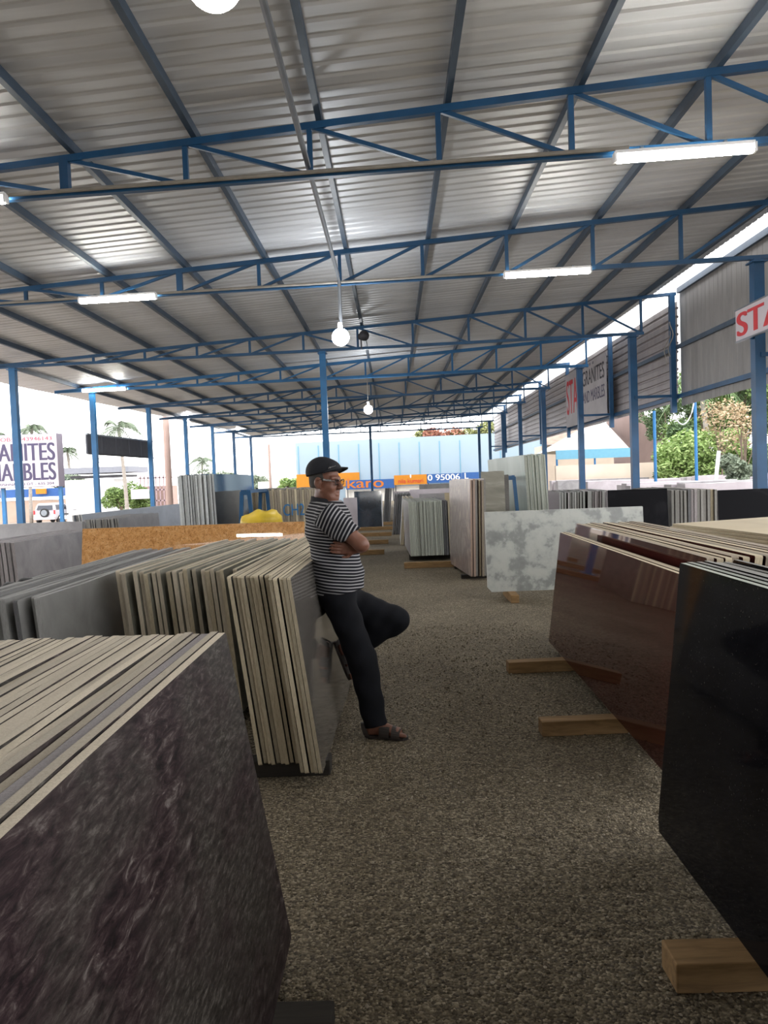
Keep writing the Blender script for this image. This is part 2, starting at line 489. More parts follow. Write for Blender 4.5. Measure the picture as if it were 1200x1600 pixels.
class MB:
    def __init__(s):
        s.v, s.f, s.mi, s.cur = [], [], [], 0

    def add(s, vs, fs):
        b0 = len(s.v)
        s.v += [Vector(v) for v in vs]
        for f in fs:
            s.f.append([b0 + i for i in f])
            s.mi.append(s.cur)
        return s

    def box(s, c, d, ax=None):
        c = Vector(c)
        X, Y, Z = ax if ax else (Vector((1, 0, 0)), Vector((0, 1, 0)), Vector((0, 0, 1)))
        vs = [c + X * (d[0] / 2 * i) + Y * (d[1] / 2 * j) + Z * (d[2] / 2 * k) for k in (-1, 1) for j in (-1, 1) for i in (-1, 1)]
        return s.add(vs, [(0, 2, 3, 1), (4, 5, 7, 6), (0, 1, 5, 4), (2, 6, 7, 3), (0, 4, 6, 2), (1, 3, 7, 5)])

    def bar(s, a, b, w_, h_, up=(0, 0, 1)):
        a, b = Vector(a), Vector(b)
        d = (b - a)
        L = d.length
        d.normalize()
        u = Vector(up)
        if abs(d.dot(u)) > 0.98:
            u = Vector((0, 1, 0))
        x = d.cross(u).normalized()
        z = x.cross(d).normalized()
        return s.box((a + b) / 2, (w_, L, h_), (x, d, z))

    def tube(s, path, r, seg=8, cap=True):
        path = [Vector(p) for p in path]
        rs = r if isinstance(r, (list, tuple)) else [r] * len(path)
        vs, fs = [], []
        for i, p in enumerate(path):
            d = (path[min(i + 1, len(path) - 1)] - path[max(i - 1, 0)]).normalized()
            u = Vector((0, 0, 1)) if abs(d.z) < 0.9 else Vector((1, 0, 0))
            x = d.cross(u).normalized()
            z = x.cross(d).normalized()
            for k in range(seg):
                a = 2 * math.pi * k / seg
                vs.append(p + (x * math.cos(a) + z * math.sin(a)) * rs[i])
        for i in range(len(path) - 1):
            for k in range(seg):
                k2 = (k + 1) % seg
                fs.append((i * seg + k, i * seg + k2, (i + 1) * seg + k2, (i + 1) * seg + k))
        if cap:
            fs.append(tuple(range(seg))[::-1])
            fs.append(tuple((len(path) - 1) * seg + k for k in range(seg)))
        return s.add(vs, fs)

    def ball(s, c, r, seg=14, rings=9, sc=(1, 1, 1)):
        c = Vector(c)
        vs = [c + Vector((0, 0, r * sc[2]))]
        for i in range(1, rings):
            a = math.pi * i / rings
            for k in range(seg):
                p = 2 * math.pi * k / seg
                vs.append(c + Vector((r * sc[0] * math.sin(a) * math.cos(p), r * sc[1] * math.sin(a) * math.sin(p), r * sc[2] * math.cos(a))))
        vs.append(c - Vector((0, 0, r * sc[2])))
        fs = [(0, 1 + k, 1 + (k + 1) % seg) for k in range(seg)]
        for i in range(rings - 2):
            for k in range(seg):
                a, b2 = 1 + i * seg + k, 1 + i * seg + (k + 1) % seg
                fs.append((a, a + seg, b2 + seg, b2))
        e = len(vs) - 1
        o0 = 1 + (rings - 2) * seg
        fs += [(e, o0 + (k + 1) % seg, o0 + k) for k in range(seg)]
        return s.add(vs, fs)

    def prism(s, pts, off):
        off = Vector(off)
        k = len(pts)
        vs = [Vector(p) for p in pts] + [Vector(p) + off for p in pts]
        return s.add(vs, [tuple(range(k))[::-1], tuple(range(k, 2 * k))] + [(i, (i + 1) % k, k + (i + 1) % k, k + i) for i in range(k)])

    def build(s, name, mats, parent=None, smooth=False):
        return link_mesh(name, s.v, s.f, mats, s.mi if s.mi and max(s.mi) else None, parent, smooth)


ONES = 'zeroth first second third fourth fifth sixth seventh eighth ninth tenth eleventh twelfth thirteenth fourteenth fifteenth sixteenth seventeenth eighteenth nineteenth'.split()


def nth(i):
    if i < 20: return ONES[i]
    tens = {2: 'twent', 3: 'thirt', 4: 'fort'}[i // 10]
    return tens + 'ieth' if i % 10 == 0 else tens + 'y-' + ONES[i % 10]


def text(s, name, parent, mat_, origin, right, up, height, width=None, ext=0.004, bold=0.0, align='LEFT'):
    """lettering standing on a sign face: origin at the lower left of the line"""
    c = bpy.data.curves.new(name, 'FONT')
    c.body = s
    c.size = 1
    c.extrude = 0.5
    c.materials.append(mat_)
    o = bpy.data.objects.new(name, c)
    COL.objects.link(o)
    bpy.context.view_layer.update()
    xs = [v[0] for v in o.bound_box]
    ys = [v[1] for v in o.bound_box]
    bw, bh = max(xs) - min(xs), max(ys) - min(ys)
    sy = height / bh
    sx = width / bw if width else sy
    right, up = Vector(right).normalized(), Vector(up).normalized()
    nrm = right.cross(up).normalized()
    me = bpy.data.meshes.new_from_object(o.evaluated_get(bpy.context.evaluated_depsgraph_get()))
    if bold:                       # heavier strokes: the same glyphs laid side by side
        bm = bmesh.new()
        bm.from_mesh(me)
        src = bm.verts[:] + bm.edges[:] + bm.faces[:]
        for sgn in (-1, 1):
            dup = bmesh.ops.duplicate(bm, geom=src)['geom']
            bmesh.ops.translate(bm, verts=[g_ for g_ in dup if isinstance(g_, bmesh.types.BMVert)], vec=(sgn * bold, 0, 0.06 * sgn))
        bm.to_mesh(me)
        bm.free()
    bpy.data.objects.remove(o)
    o = bpy.data.objects.new(name, me)
    COL.objects.link(o)
    o.parent = parent
    o.matrix_parent_inverse = inv_of(parent)
    org = Vector(origin) - right * (min(xs) * sx) - up * (min(ys) * sy)
    rot = Matrix((right * sx, up * sy, nrm * ext)).transposed().to_4x4()
    o.matrix_basis = Matrix.Translation(org) @ rot
    return o


# ------------------------------------------------------------------ ground
def ground_z(x, y):
    # falls away gently to the road beyond the low side of the shed
    k = min(1, max(0, (-11.5 - x) / 9))
    return -0.95 * k * k * (3 - 2 * k)


mb = MB()
mb.add([(-11.5, -9, 0), (30, -9, 0), (30, 70, 0), (-11.5, 70, 0)], [(0, 1, 2, 3)])
tag(link_mesh('floor', mb.v, mb.f, M['gravel'], base=False), kind='structure')
xs = [-11.5 - i * 0.9 for i in range(11)] + [-30, -60, -140]
ys = [-9, 10, 30, 50, 70, 160]
vs = [(x, y, ground_z(x, y)) for y in ys for x in xs]
nx = len(xs)
fs = [(j * nx + i, (j + 1) * nx + i, (j + 1) * nx + i + 1, j * nx + i + 1)[::-1] for j in range(len(ys) - 1) for i in range(nx - 1)]
tag(link_mesh('ground', vs, fs, M['sand'], base=False), kind='structure')
mb = MB()
mb.add([(-11.5, 70, -0.02), (140, 70, -0.02), (140, 200, -0.02), (-11.5, 200, -0.02)], [(0, 1, 2, 3)])
mb.add([(30, -9, -0.02), (140, -9, -0.02), (140, 70, -0.02), (30, 70, -0.02)], [(0, 1, 2, 3)])
tag(link_mesh('ground', mb.v, mb.f, M['sand'], base=False), kind='structure')
mb = MB()
mb.box((-21.5, 52, -0.94), (5, 70, 0.02))
tag(mb.build('road', M['road']), kind='structure')

# loose stones on the aisle
prng = np.random.default_rng(5)
NP = 9000
py_ = 1.6 + 6.4 * prng.random(NP) ** 1.6
px_ = -0.55 + 1.9 * prng.random(NP)
ico = np.array([(0, 0, 1), (0.9, 0, 0.1), (0.2, 0.9, 0), (-0.8, 0.5, 0.1), (-0.7, -0.6, 0), (0.3, -0.9, 0.1), (0, 0, -1)], float)
icf = [(0, 1, 2), (0, 2, 3), (0, 3, 4), (0, 4, 5), (0, 5, 1), (6, 2, 1), (6, 3, 2), (6, 4, 3), (6, 5, 4), (6, 1, 5)]
vs, fs = [], []
for i in range(NP):
    rad = 0.0035 + 0.0045 * prng.random() ** 2
    a = prng.random() * 6.28
    R2 = np.array([[math.cos(a), -math.sin(a), 0], [math.sin(a), math.cos(a), 0], [0, 0, 1]])
    p = (ico * (rad * (0.8 + 0.7 * prng.random(3))) * (0.75 + 0.5 * prng.random((7, 1)))) @ R2.T + [px_[i], py_[i], rad * 0.35]
    b0 = len(vs)
    vs += p.tolist()
    fs += [tuple(b0 + k for k in f) for f in icf]
o = link_mesh('loose_gravel', vs, fs, M['pebble'], base=False)
tag(o, 'grey and tan loose gravel covering the aisle between the slab stacks', 'gravel', kind='stuff')

# ------------------------------------------------------------------ shed frame
SKEW = 0.082


def ty(d, x): return d + (5.3 - x) * SKEW
def z_chord(x): return 5.05 + 0.05 * x
def z_sheet(x): return 5.20 + 0.05 * x


ZB = 4.55
TR = [7.15, 11.3, 17.1, 21.9, 27.2, 32.2, 37.2, 42.3, 47.5]
NODES = [-0.70 + 1.25 * n for n in range(-7, 6)]
DIRS = [['d'] * 12, ['d'] * 4 + ['u'] * 8, ['u'] * 6 + ['d'] * 6] + [['u'] * 6 + ['d'] * 6 if i % 2 else ['u'] * 12 for i in range(6)]
tr_lab = ['blue roof truss nearest the camera, with bright tube lamp under it',
          'blue roof truss second from the camera, carrying two lit tube lamps',
          'blue roof truss third from the camera, standing on the middle blue post']
for ti, d in enumerate(TR):
    lab = tr_lab[ti] if ti < 3 else 'blue roof truss, %s from the camera, spanning the shed' % nth(ti + 1)
    root = empty('roof_truss', (-2.3, ty(d, -2.3), ZB), lab, 'roof truss', 'roof trusses across the shed', 'thing')
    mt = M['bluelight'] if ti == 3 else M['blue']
    wv = 0.068 if ti < 3 else 0.085
    P = lambda x, z: Vector((x, ty(d, x), z))
    MB().bar(P(-10.1, z_chord(-10.1)), P(6.3, z_chord(6.3)), wv, wv).build('top_chord', mt, root)
    MB().bar(P(-10.1, ZB), P(5.6, ZB), wv, wv * 0.9).build('bottom_chord', mt, root)
    for k, x in enumerate(NODES):
        big = (ti == 1 and k == 5) or (ti == 0 and k == 5)
        if z_chord(x) - ZB > 0.06:
            MB().bar(P(x, ZB), P(x, z_chord(x)), 0.085 if big else 0.05, 0.085 if big else 0.05).build('vertical_strut', mt, root)
    for k in range(12):
        a, b2 = NODES[k], NODES[k + 1]
        if z_chord(a) - ZB < 0.12: continue
        if DIRS[ti][k] == 'd':
            MB().bar(P(a, z_chord(a)), P(b2, ZB), 0.04, 0.04).build('diagonal_brace', mt, root)
        else:
            MB().bar(P(a, ZB), P(b2, z_chord(b2)), 0.04, 0.04).build('diagonal_brace', mt, root)

# purlins along the length, on the trusses
for k, x in enumerate(NODES):
    a = Vector((x + 0.10, -6.5, z_chord(x) + 0.094))
    b2 = Vector((x + 0.10, 48.6 + (5.3 - x) * SKEW, z_chord(x) + 0.094))
    o = MB().bar(a, b2, 0.058, 0.10).build('roof_purlin', M['purlin'])
    tag(o, 'long blue grey roof purlin, %s from the low eave' % nth(k + 1), 'purlin', 'purlins under the roof sheets', 'thing')

# corrugated roof: real ribs across the slope
pitch = 0.205
y0, y1 = -7.0, 49.0
ny = int((y1 - y0) / pitch)
prof = []
for i in range(ny):
    yb = y0 + i * pitch
    prof += [(yb, 0.0), (yb + pitch * 0.60, 0.0), (yb + pitch * 0.73, 0.015), (yb + pitch * 0.87, 0.015)]
vs, fs = [], []
for (yy, dz) in prof:
    f_ = min(1, max(0, (yy - 20) / 26))
    xl = -10.9 + 1.7 * f_
    for x in (xl, -5.0, 0.0, 6.0):
        sag = 0.004 * math.sin(yy * 1.3 + x)
        vs.append((x, yy + max(0, min(1, (yy + 7) / 20)) * (5.3 - x) * SKEW, z_sheet(x) + dz + sag))
for i in range(len(prof) - 1):
    for j in range(3):
        a = i * 4 + j
        fs.append((a, a + 1, a + 5, a + 4))
# the sheet has a little thickness
o = link_mesh('ceiling', vs, fs, M['roof'], base=False)
tag(o, kind='structure')

# posts: low side (road), high side, middle and far end
def post(x, y, z, s, lab, grp, mat_=None):
    root = empty('steel_post', (x, y, 0), lab, 'post', grp, 'thing')
    MB().box((x, y, z / 2), (s, s, z)).build('shaft', mat_ or M['blue'], root)
    MB().box((x, y, 0.01), (s * 2.2, s * 2.2, 0.02)).build('base_plate', mat_ or M['blue'], root)
    MB().box((x, y, z - 0.04), (s * 1.5, s * 1.5, 0.02)).build('cap_plate', mat_ or M['blue'], root)


for i, d in enumerate(TR[2:]):
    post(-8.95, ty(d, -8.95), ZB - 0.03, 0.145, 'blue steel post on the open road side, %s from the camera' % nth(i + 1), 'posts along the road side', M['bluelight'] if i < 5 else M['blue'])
for i, d in enumerate(TR[1:]):
    post(5.35, ty(d, 5.35), ZB - 0.03, 0.15, 'blue steel post along the sheeted side, %s from the camera' % nth(i + 1), 'posts along the sheeted side')
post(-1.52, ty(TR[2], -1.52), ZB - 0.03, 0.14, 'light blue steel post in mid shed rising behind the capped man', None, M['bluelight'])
p = at(577, 700, 40)
post(p.x, ty(TR[7], p.x), ZB - 0.03, 0.13, 'thin dark post in mid shed before the pale blue building', None)

# conduits, lamps
def conduit(pts, r_, lab):
    tag(MB().tube(pts, r_, 8).build('conduit_pipe', M['conduit']), lab, 'pipe', None, 'thing')


conduit([(x, ty(TR[0], x) - 0.085, ZB + 0.0) for x in (-6.5, -3, 0, 2.3)], 0.021, 'brown grey conduit pipe clipped along the nearest roof truss')
conduit([(x, ty(TR[1], x) - 0.085, ZB + 0.0) for x in (-7.5, -3, 0, 3.0)], 0.02, 'brown grey conduit pipe clipped along the second roof truss')
yb = ty(TR[1], -0.72)
o = MB().tube([(-0.72, -2, ZB + 0.075), (-0.72, 3, ZB + 0.075), (-0.72, yb - 0.2, ZB + 0.075), (-0.71, yb - 0.15, ZB + 0.0), (-0.71, yb - 0.12, 3.9)], 0.027, 8).build('conduit_pipe', M['steel'])
tag(o, 'silver conduit pipe running lengthwise and dropping to the hanging bulb', 'pipe', None, 'thing')


def bulb(x, y, z, top, lab, r_=0.13):
    root = empty('light_bulb', (x, y, z), lab, 'bulb', 'globe bulbs under the roof', 'thing')
    MB().ball((x, y, z), r_, 18, 12).build('globe', M['dimbulb' if y < 8 else 'bulb'], root, True)
    MB().tube([(x, y, z + r_ * 0.85), (x, y, z + r_ + 0.09)], 0.035, 10).build('holder', M['white'], root)
    MB().tube([(x, y, z + r_ + 0.08), (x, y, top)], 0.012, 6).build('drop_cord', M['conduit'], root)


bulb(-0.72, 3.5, 3.80, ZB + 0.06, 'glowing globe bulb overhead, cut by the top of the photo')
bulb(-0.72, yb - 0.12, 3.72, 3.92, 'glowing globe bulb hanging above the middle blue post')
bulb(-0.66, 22.38, 3.60, ZB, 'small glowing bulb far down the middle of the shed')
p = at(293, 660, 34.5)
bulb(p.x, p.y, p.z, p.z + 0.5, 'glowing bulb near the far low eave beside blue posts', 0.11)
p = at(372, 672, 44)
bulb(p.x, p.y, p.z, p.z + 0.4, 'faint glowing bulb at the far corner of the roof', 0.10)


def tube_lamp(x0, x1, d, z, lab):
    xm = (x0 + x1) / 2
    ya, yb2 = ty(d, x0) - 0.12, ty(d, x1) - 0.12
    root = empty('tube_lamp', (xm, (ya + yb2) / 2, z), lab, 'tube light', 'tube lights under the trusses', 'thing')
    MB().tube([(x0 + 0.02, ya, z), (x1 - 0.02, yb2, z)], 0.04, 12).build('tube', M['tube'], root, True)
    MB().bar((x0, ya, z + 0.055), (x1, yb2, z + 0.055), 0.07, 0.03).build('batten', M['white'], root)
    for x, y in ((x0, ya), (x1, yb2)):
        MB().box((x, y, z + 0.012), (0.025, 0.075, 0.085)).build('end_cap', M['white'], root)
    for f_ in (0.2, 0.8):
        x = x0 + (x1 - x0) * f_
        MB().box((x, ya + (yb2 - ya) * f_ + 0.045, z + 0.075), (0.03, 0.09, 0.05)).build('clip', M['steel'], root)


tube_lamp(2.16, 3.40, TR[0], ZB - 0.11, 'long bright tube lamp under the nearest truss, toward the sheeted side')
tube_lamp(-5.0, -3.78, TR[0], ZB - 0.06, 'bright tube lamp under the nearest truss, cut by the picture edge')
tube_lamp(1.74, 2.98, TR[1], ZB - 0.07, 'bright tube lamp under second truss, toward the sheeted side')
tube_lamp(-4.78, -3.55, TR[1], ZB - 0.06, 'bright tube lamp under second truss, on the road side')
tube_lamp(-9.2, -7.85, TR[3], ZB - 0.02, 'small tube lamp near the low eave beside a blue post')
tube_lamp(-6.15, -4.8, -5.1, 4.27, 'tube lamp behind the camera, mirrored in the orange granite slab')

root = empty('horn_speaker', (-0.62, ty(TR[2], -0.6) - 0.28, 4.75), 'small grey horn speaker on the third truss beside the bulb', 'speaker', None, 'thing')
q = Vector((-0.62, ty(TR[2], -0.6) - 0.16, 4.80))
MB().tube([q + Vector((0, 0.05, 0)), q + Vector((0.08, -0.18, -0.03))], [0.05, 0.12], 14).build('horn', M['darkgrey'], root, True)
MB().tube([q + Vector((0, 0.05, 0)), q + Vector((0, 0.14, 0))], 0.075, 12).build('driver', M['darkgrey'], root)
MB().bar(q + Vector((0, 0.09, 0)), q + Vector((0, 0.09, -0.28)), 0.03, 0.03).build('bracket', M['darkgrey'], root)

# sheeted side wall hung from the frame
WX = 6.35


def sheet_wall(name, ya, yb_, za, zb_, ribs_vertical, mat_):
    vs, fs = [], []
    if ribs_vertical:
        n_ = int((yb_ - ya) / 0.2)
        pr = []
        for i in range(n_):
            b0 = ya + i * 0.2
            pr += [(b0, 0), (b0 + 0.15, 0), (b0 + 0.165, 0.007), (b0 + 0.185, 0.007)]
        pr.append((yb_, 0))
        for (yy, dx) in pr:
            vs += [(WX + dx, yy, za), (WX + dx, yy, zb_)]
        fs = [(2 * i, 2 * i + 1, 2 * i + 3, 2 * i + 2) for i in range(len(pr) - 1)]
    else:
        n_ = int((zb_ - za) / 0.19)
        pr = []
        for i in range(n_ + 1):
            b0 = za + i * 0.19
            pr += [(b0, 0), (b0 + 0.12, 0), (b0 + 0.14, 0.025), (b0 + 0.175, 0.025)]
        pr = [p_ for p_ in pr if p_[0] <= zb_]
        ysn = np.linspace(ya, yb_, 40)
        for (zz, dx) in pr:
            for yy in ysn:
                vs.append((WX + dx + 0.012 * math.sin(yy * 1.7 + zz * 2), yy, zz))
        k = len(ysn)
        fs = [(i * k + j, i * k + j + 1, (i + 1) * k + j + 1, (i + 1) * k + j) for i in range(len(pr) - 1) for j in range(k - 1)]
    tag(link_mesh(name, vs, fs, mat_, base=False), kind='structure')


sheet_wall('wall_right', 6.0, 16.95, 2.92, 5.45, True, M['wallgrey'])
sheet_wall('wall_right', 17.12, 48.0, 3.02, 5.23, False, M['wallsheet'])
for i, (za, zb_) in enumerate(((4.20, 0), (3.13, 0))):
    o = MB().bar((WX - 0.06, 6, za), (WX - 0.06, 48, za), 0.05, 0.09).build('wall_girt', M['purlin'] if i == 0 else M['blue'])
    tag(o, ['upper blue girt along the inside of the sheeted side wall', 'lower blue girt along the foot of the sheeted side wall'][i], 'girt', None, 'thing')
o = MB().bar((WX - 0.05, 6, 5.40), (WX - 0.05, 16.9, 5.40), 0.06, 0.12).build('wall_rail', M['purlin'])
tag(o, 'dark blue grey rail along the top edge of the near sheeted wall', 'rail', None, 'thing')
for i, d in enumerate(TR[1:8]):
    y = ty(d, WX)
    o = MB().box((WX - 0.15, y, (5.35 + 2.78) / 2), (0.11, 0.11, 5.35 - 2.78)).build('hanging_post', M['blue'])
    tag(o, 'blue post hanging against the sheeted wall, %s from the camera' % nth(i + 1), 'post', 'posts hanging on the sheeted wall', 'thing')
    o = MB().bar((5.35, y + 0.01, 3.15), (WX - 0.18, y, 3.15), 0.06, 0.06).build('tie_bar', M['blue'])
    tag(o, 'short blue tie bar from post to sheeted wall, %s from the camera' % nth(i + 1), 'bar', 'tie bars at the sheeted wall', 'thing')

# cables on the hanging post beside the gap
y = ty(TR[2], WX)
for k in range(2):
    pts = []
    for j in range(12):
        f_ = j / 11
        pts.append((WX - 0.23 + 0.16 * math.sin(f_ * 5 + k * 2) * f_ * (1 - f_) * 2 - 0.1 * k * f_, y - 0.07 - 0.02 * k, 4.75 - 0.75 * f_ - 0.2 * k))
    tag(MB().tube(pts, 0.011, 5).build('cable', M['conduit']), ['loose cable looping down the hanging post by the wall slit', 'shorter cable dangling beside the hanging post by the slit'][k], 'cable', None, 'thing')

# rear enclosure of the shed, behind the camera
mb = MB()
mb.box((-2.5, -7.3, 2.4), (18, 0.06, 4.8))
tag(mb.build('wall_back', M['wallgrey']), kind='structure')

mb = MB()  # unseen side wall, added to keep daylight off the near floor
mb.box((-9.6, -2.2, 2.35), (0.05, 10.0, 4.7))
tag(mb.build('shade_wall_left', M['wallgrey']), kind='structure')

# ------------------------------------------------------------------ slabs
EY = Vector((0, 1, 0))
EX = Vector((1, 0, 0))


def slab(A, e, L, h, tilt, th, nh, face, edg, lab, grp=None, chip=0.006, cut=None, name='granite_slab', rng=rnd, wob=True):
    """a stone slab on its long edge. A: lower corner on the front face, e: along, nh: the way it leans back, tilt in degrees.
    cut: {corner: (along, up)} broken corners (0 = far-left lower ... 3)"""
    A, e, nh = Vector(A), Vector(e).normalized(), Vector(nh)
    nh = (nh - e * nh.dot(e)).normalized()
    t_ = math.radians(tilt)
    Z = Vector((0, 0, 1))
    up = Z * math.cos(t_) + nh * math.sin(t_)
    nr = nh * math.cos(t_) - Z * math.sin(t_)
    cut = cut or {}
    pts = []
    corners = [(0, 0), (L, 0), (L, h), (0, h)]
    for ci, (s_, v_) in enumerate(corners):
        sx_, sv = (1 if s_ == 0 else -1), (1 if v_ == 0 else -1)
        c = cut.get(ci, (0.008, 0.008))
        a = (s_ + sx_ * c[0], v_)
        b2 = (s_, v_ + sv * c[1])
        pts += [b2, a] if ci in (0, 2) else [a, b2]
        if wob:
            nxt = corners[(ci + 1) % 4]
            k = 5 if ci in (0, 2) else 3
            for j in range(1, k):
                f_ = j / k
                q = [s_ + (nxt[0] - s_) * f_, v_ + (nxt[1] - v_) * f_]
                if ci in (0, 2): q[1] += rng.uniform(-chip, chip) if ci == 2 else 0
                else: q[0] += rng.uniform(-chip, chip)
                pts.append(tuple(q))
    k = len(pts)
    vs = [A + e * s_ + up * v_ for s_, v_ in pts] + [A + e * s_ + up * (v_ + (th * math.tan(t_) if v_ > h * 0.8 else 0)) + nr * th for s_, v_ in pts]
    fs = [tuple(range(k)), tuple(range(k, 2 * k))[::-1]] + [(i, k + i, k + (i + 1) % k, (i + 1) % k) for i in range(k)]
    # orient outward
    if nr.dot((vs[1] - vs[0]).cross(vs[2] - vs[1])) > 0:
        fs = [tuple(reversed(f_)) for f_ in fs]
    mi = [0, 0] + [1] * k
    o = link_mesh(name, vs, fs, [face, edg], mi)
    return tag(o, lab, 'slab', grp, 'thing')


def stack(A, e, nh, n_, L, h, tilt, th, gap, face, edg, label, grp, z0=None, jl=0.02, jh=0.008, faces=None, edges=None, gaps=None, seed=1, first_cut=None, chip=0.005, lens=None, starts=None):
    """n_ slabs leaning on each other. label(i) gives each its own description"""
    if z0 is None:
        z0 = 0.08
        if A[1] > 9:               # set down straight on the gravel there
            h, z0 = h + 0.076, 0.004
    rg = random.Random(seed)
    A = Vector((A[0], A[1], z0))
    e = Vector(e).normalized()
    nh = Vector(nh)
    nh = (nh - e * nh.dot(e)).normalized()
    off = 0.0
    c = math.cos(math.radians(tilt))
    for i in range(n_):
        s0 = (starts[i] if starts and i < len(starts) else rg.uniform(-jl, jl)) if i else 0.0
        li = (lens[i] if lens and i < len(lens) else L + rg.uniform(-jl, jl))
        hi = h + (rg.uniform(-jh, jh) if i else 0)
        tt = th * rg.uniform(0.88, 1.15) if i else th
        a = A + nh * off + e * s0
        slab(a, e, li, hi, tilt, tt, nh, (faces or {}).get(i, face), (edges or {}).get(i, edg), label(i), grp, chip, first_cut if i == 0 else None, rng=rg)
        g_ = (gaps or {}).get(i, rg.uniform(gap * 0.4, gap * 1.6))
        off += (tt + g_) / c
    return off


def timber(c, d, lab, grp='timber bearers on the gravel', mat_=None, rot=0.0):
    ca, sa = math.cos(rot), math.sin(rot)
    ax = (Vector((ca, sa, 0)), Vector((-sa, ca, 0)), Vector((0, 0, 1)))
    c = Vector(c)
    o = MB().box(c, d, ax).build('timber_bearer', mat_ or M['wood'])
    bv = o.modifiers.new('soft_edges', 'BEVEL')
    bv.width = 0.006
    bv.segments = 2
    tag(o, lab, 'timber', grp, 'thing')


# --- front stack beside the camera
stack((-0.39, -0.35), EY, (-1, 0, 0), 31, 2.82, 1.03, 9.6, 0.0225, 0.004, ST['brown'], ED['bright'],
      lambda i: 'purplish brown granite slab nearest the camera, full face to the aisle' if i == 0 else
      '%s beige-edged slab behind the big purplish brown slab nearest the camera' % nth(i),
      'slabs stacked behind the purplish brown slab', z0=0.06, jl=0.012, jh=0.002, edges={2: ED['lilac']}, gaps={0: 0.004, 1: 0.003, 2: 0.006}, seed=3,
      lens={0: 2.82, 28: 2.9, 29: 2.9} and None)
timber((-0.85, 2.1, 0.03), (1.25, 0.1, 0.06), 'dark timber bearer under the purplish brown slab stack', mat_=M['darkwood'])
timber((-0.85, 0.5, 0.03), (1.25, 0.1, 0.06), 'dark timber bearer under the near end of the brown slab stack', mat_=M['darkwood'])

# --- stack the man leans on
e2 = (0.028, 1, 0)
stack((-0.41, 3.8), e2, (-1, 0, 0), 15, 2.85, 1.0, 7.0, 0.0195, 0.0028, ST['warm'], ED['beige'],
      lambda i: 'polished warm grey slab the man leans his back on' if i == 0 else '%s beige-edged slab behind the one the man leans on' % nth(i),
      'beige-edged slabs in the stack the man leans on', z0=0.085, jl=0.01, jh=0.002,
      starts=[0, 0.0, 0.01, 0.005, 0.012] + [0.13 + 0.012 * (k % 3) for k in range(12)], gaps={2: 0.009, 6: 0.011}, seed=8, chip=0.003)
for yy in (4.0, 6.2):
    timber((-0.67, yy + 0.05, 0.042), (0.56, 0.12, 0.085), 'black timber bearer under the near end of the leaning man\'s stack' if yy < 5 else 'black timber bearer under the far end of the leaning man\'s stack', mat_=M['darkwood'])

# --- beige stack beside it
gp = {k: 0.006 + 0.035 * ((k * 7) % 5 == 0) + 0.008 * ((k * 5) % 3 == 0) for k in range(20)}
stack((-0.95, 4.95), (0.06, 1, 0), (-1, 0, 0), 19, 2.6, 0.93, 5.5, 0.027, 0.01, ST['olive'], ED['bright'],
      lambda i: 'olive grey slab with beige edge, %s leftward from the leaning man\'s stack' % nth(i + 1),
      'loosely gapped beige slabs beside the leaning man\'s stack', jl=0.05, jh=0.012, gaps=gp, seed=21, chip=0.004,
      edges={1: ED['beige'], 4: ED['beige'], 7: ED['beige'], 10: ED['beige'], 13: ED['beige']})
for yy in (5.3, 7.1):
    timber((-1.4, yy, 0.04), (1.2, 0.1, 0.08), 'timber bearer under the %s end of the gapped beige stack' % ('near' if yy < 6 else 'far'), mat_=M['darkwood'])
q = at(150, 972, 5.1)
o = MB().box((q.x - 0.02, 5.25, 0.36), (0.12, 0.16, 0.72)).build('dark_stone_block', M['darkgrey'])
tag(o, 'dark block standing between the slate grey and the beige stacks', 'block', None, 'thing')

# --- slate stack further over
stack((-1.93, 4.25), (0.0, 1, 0), (-1, 0, 0), 9, 3.2, 0.885, 5, 0.03, 0.03, ST['slate'], ED['slate'],
      lambda i: 'slate grey slab, %s in its stack counted from the beige stack' % nth(i + 1), 'slate grey slabs in one stack', jl=0.06, jh=0.01, seed=5,
      edges={2: ED['dark'], 5: ED['dark']}, gaps={0: 0.01, 1: 0.035, 2: 0.045, 3: 0.02, 4: 0.05})
for k in range(2):
    c = at(18 + 24 * k, 918 - 7 * k, 5.2)
    o = MB().ball((c.x, c.y, c.z), 0.06, 12, 8, (1.0, 1.6, 0.7)).build('rubber_pad', M['rubber'], smooth=True)
    for v in o.data.vertices:
        v.co += Vector((mnoise.noise(v.co * 14), mnoise.noise(v.co * 14 + Vector((5, 0, 0))), mnoise.noise(v.co * 14 + Vector((0, 5, 0))))) * 0.02
    tag(o, ['black rubber pad lying on the slate slabs by the picture edge', 'black rubber pad lying on the slate slabs, nearer the orange slab'][k], 'pad', None, 'thing')

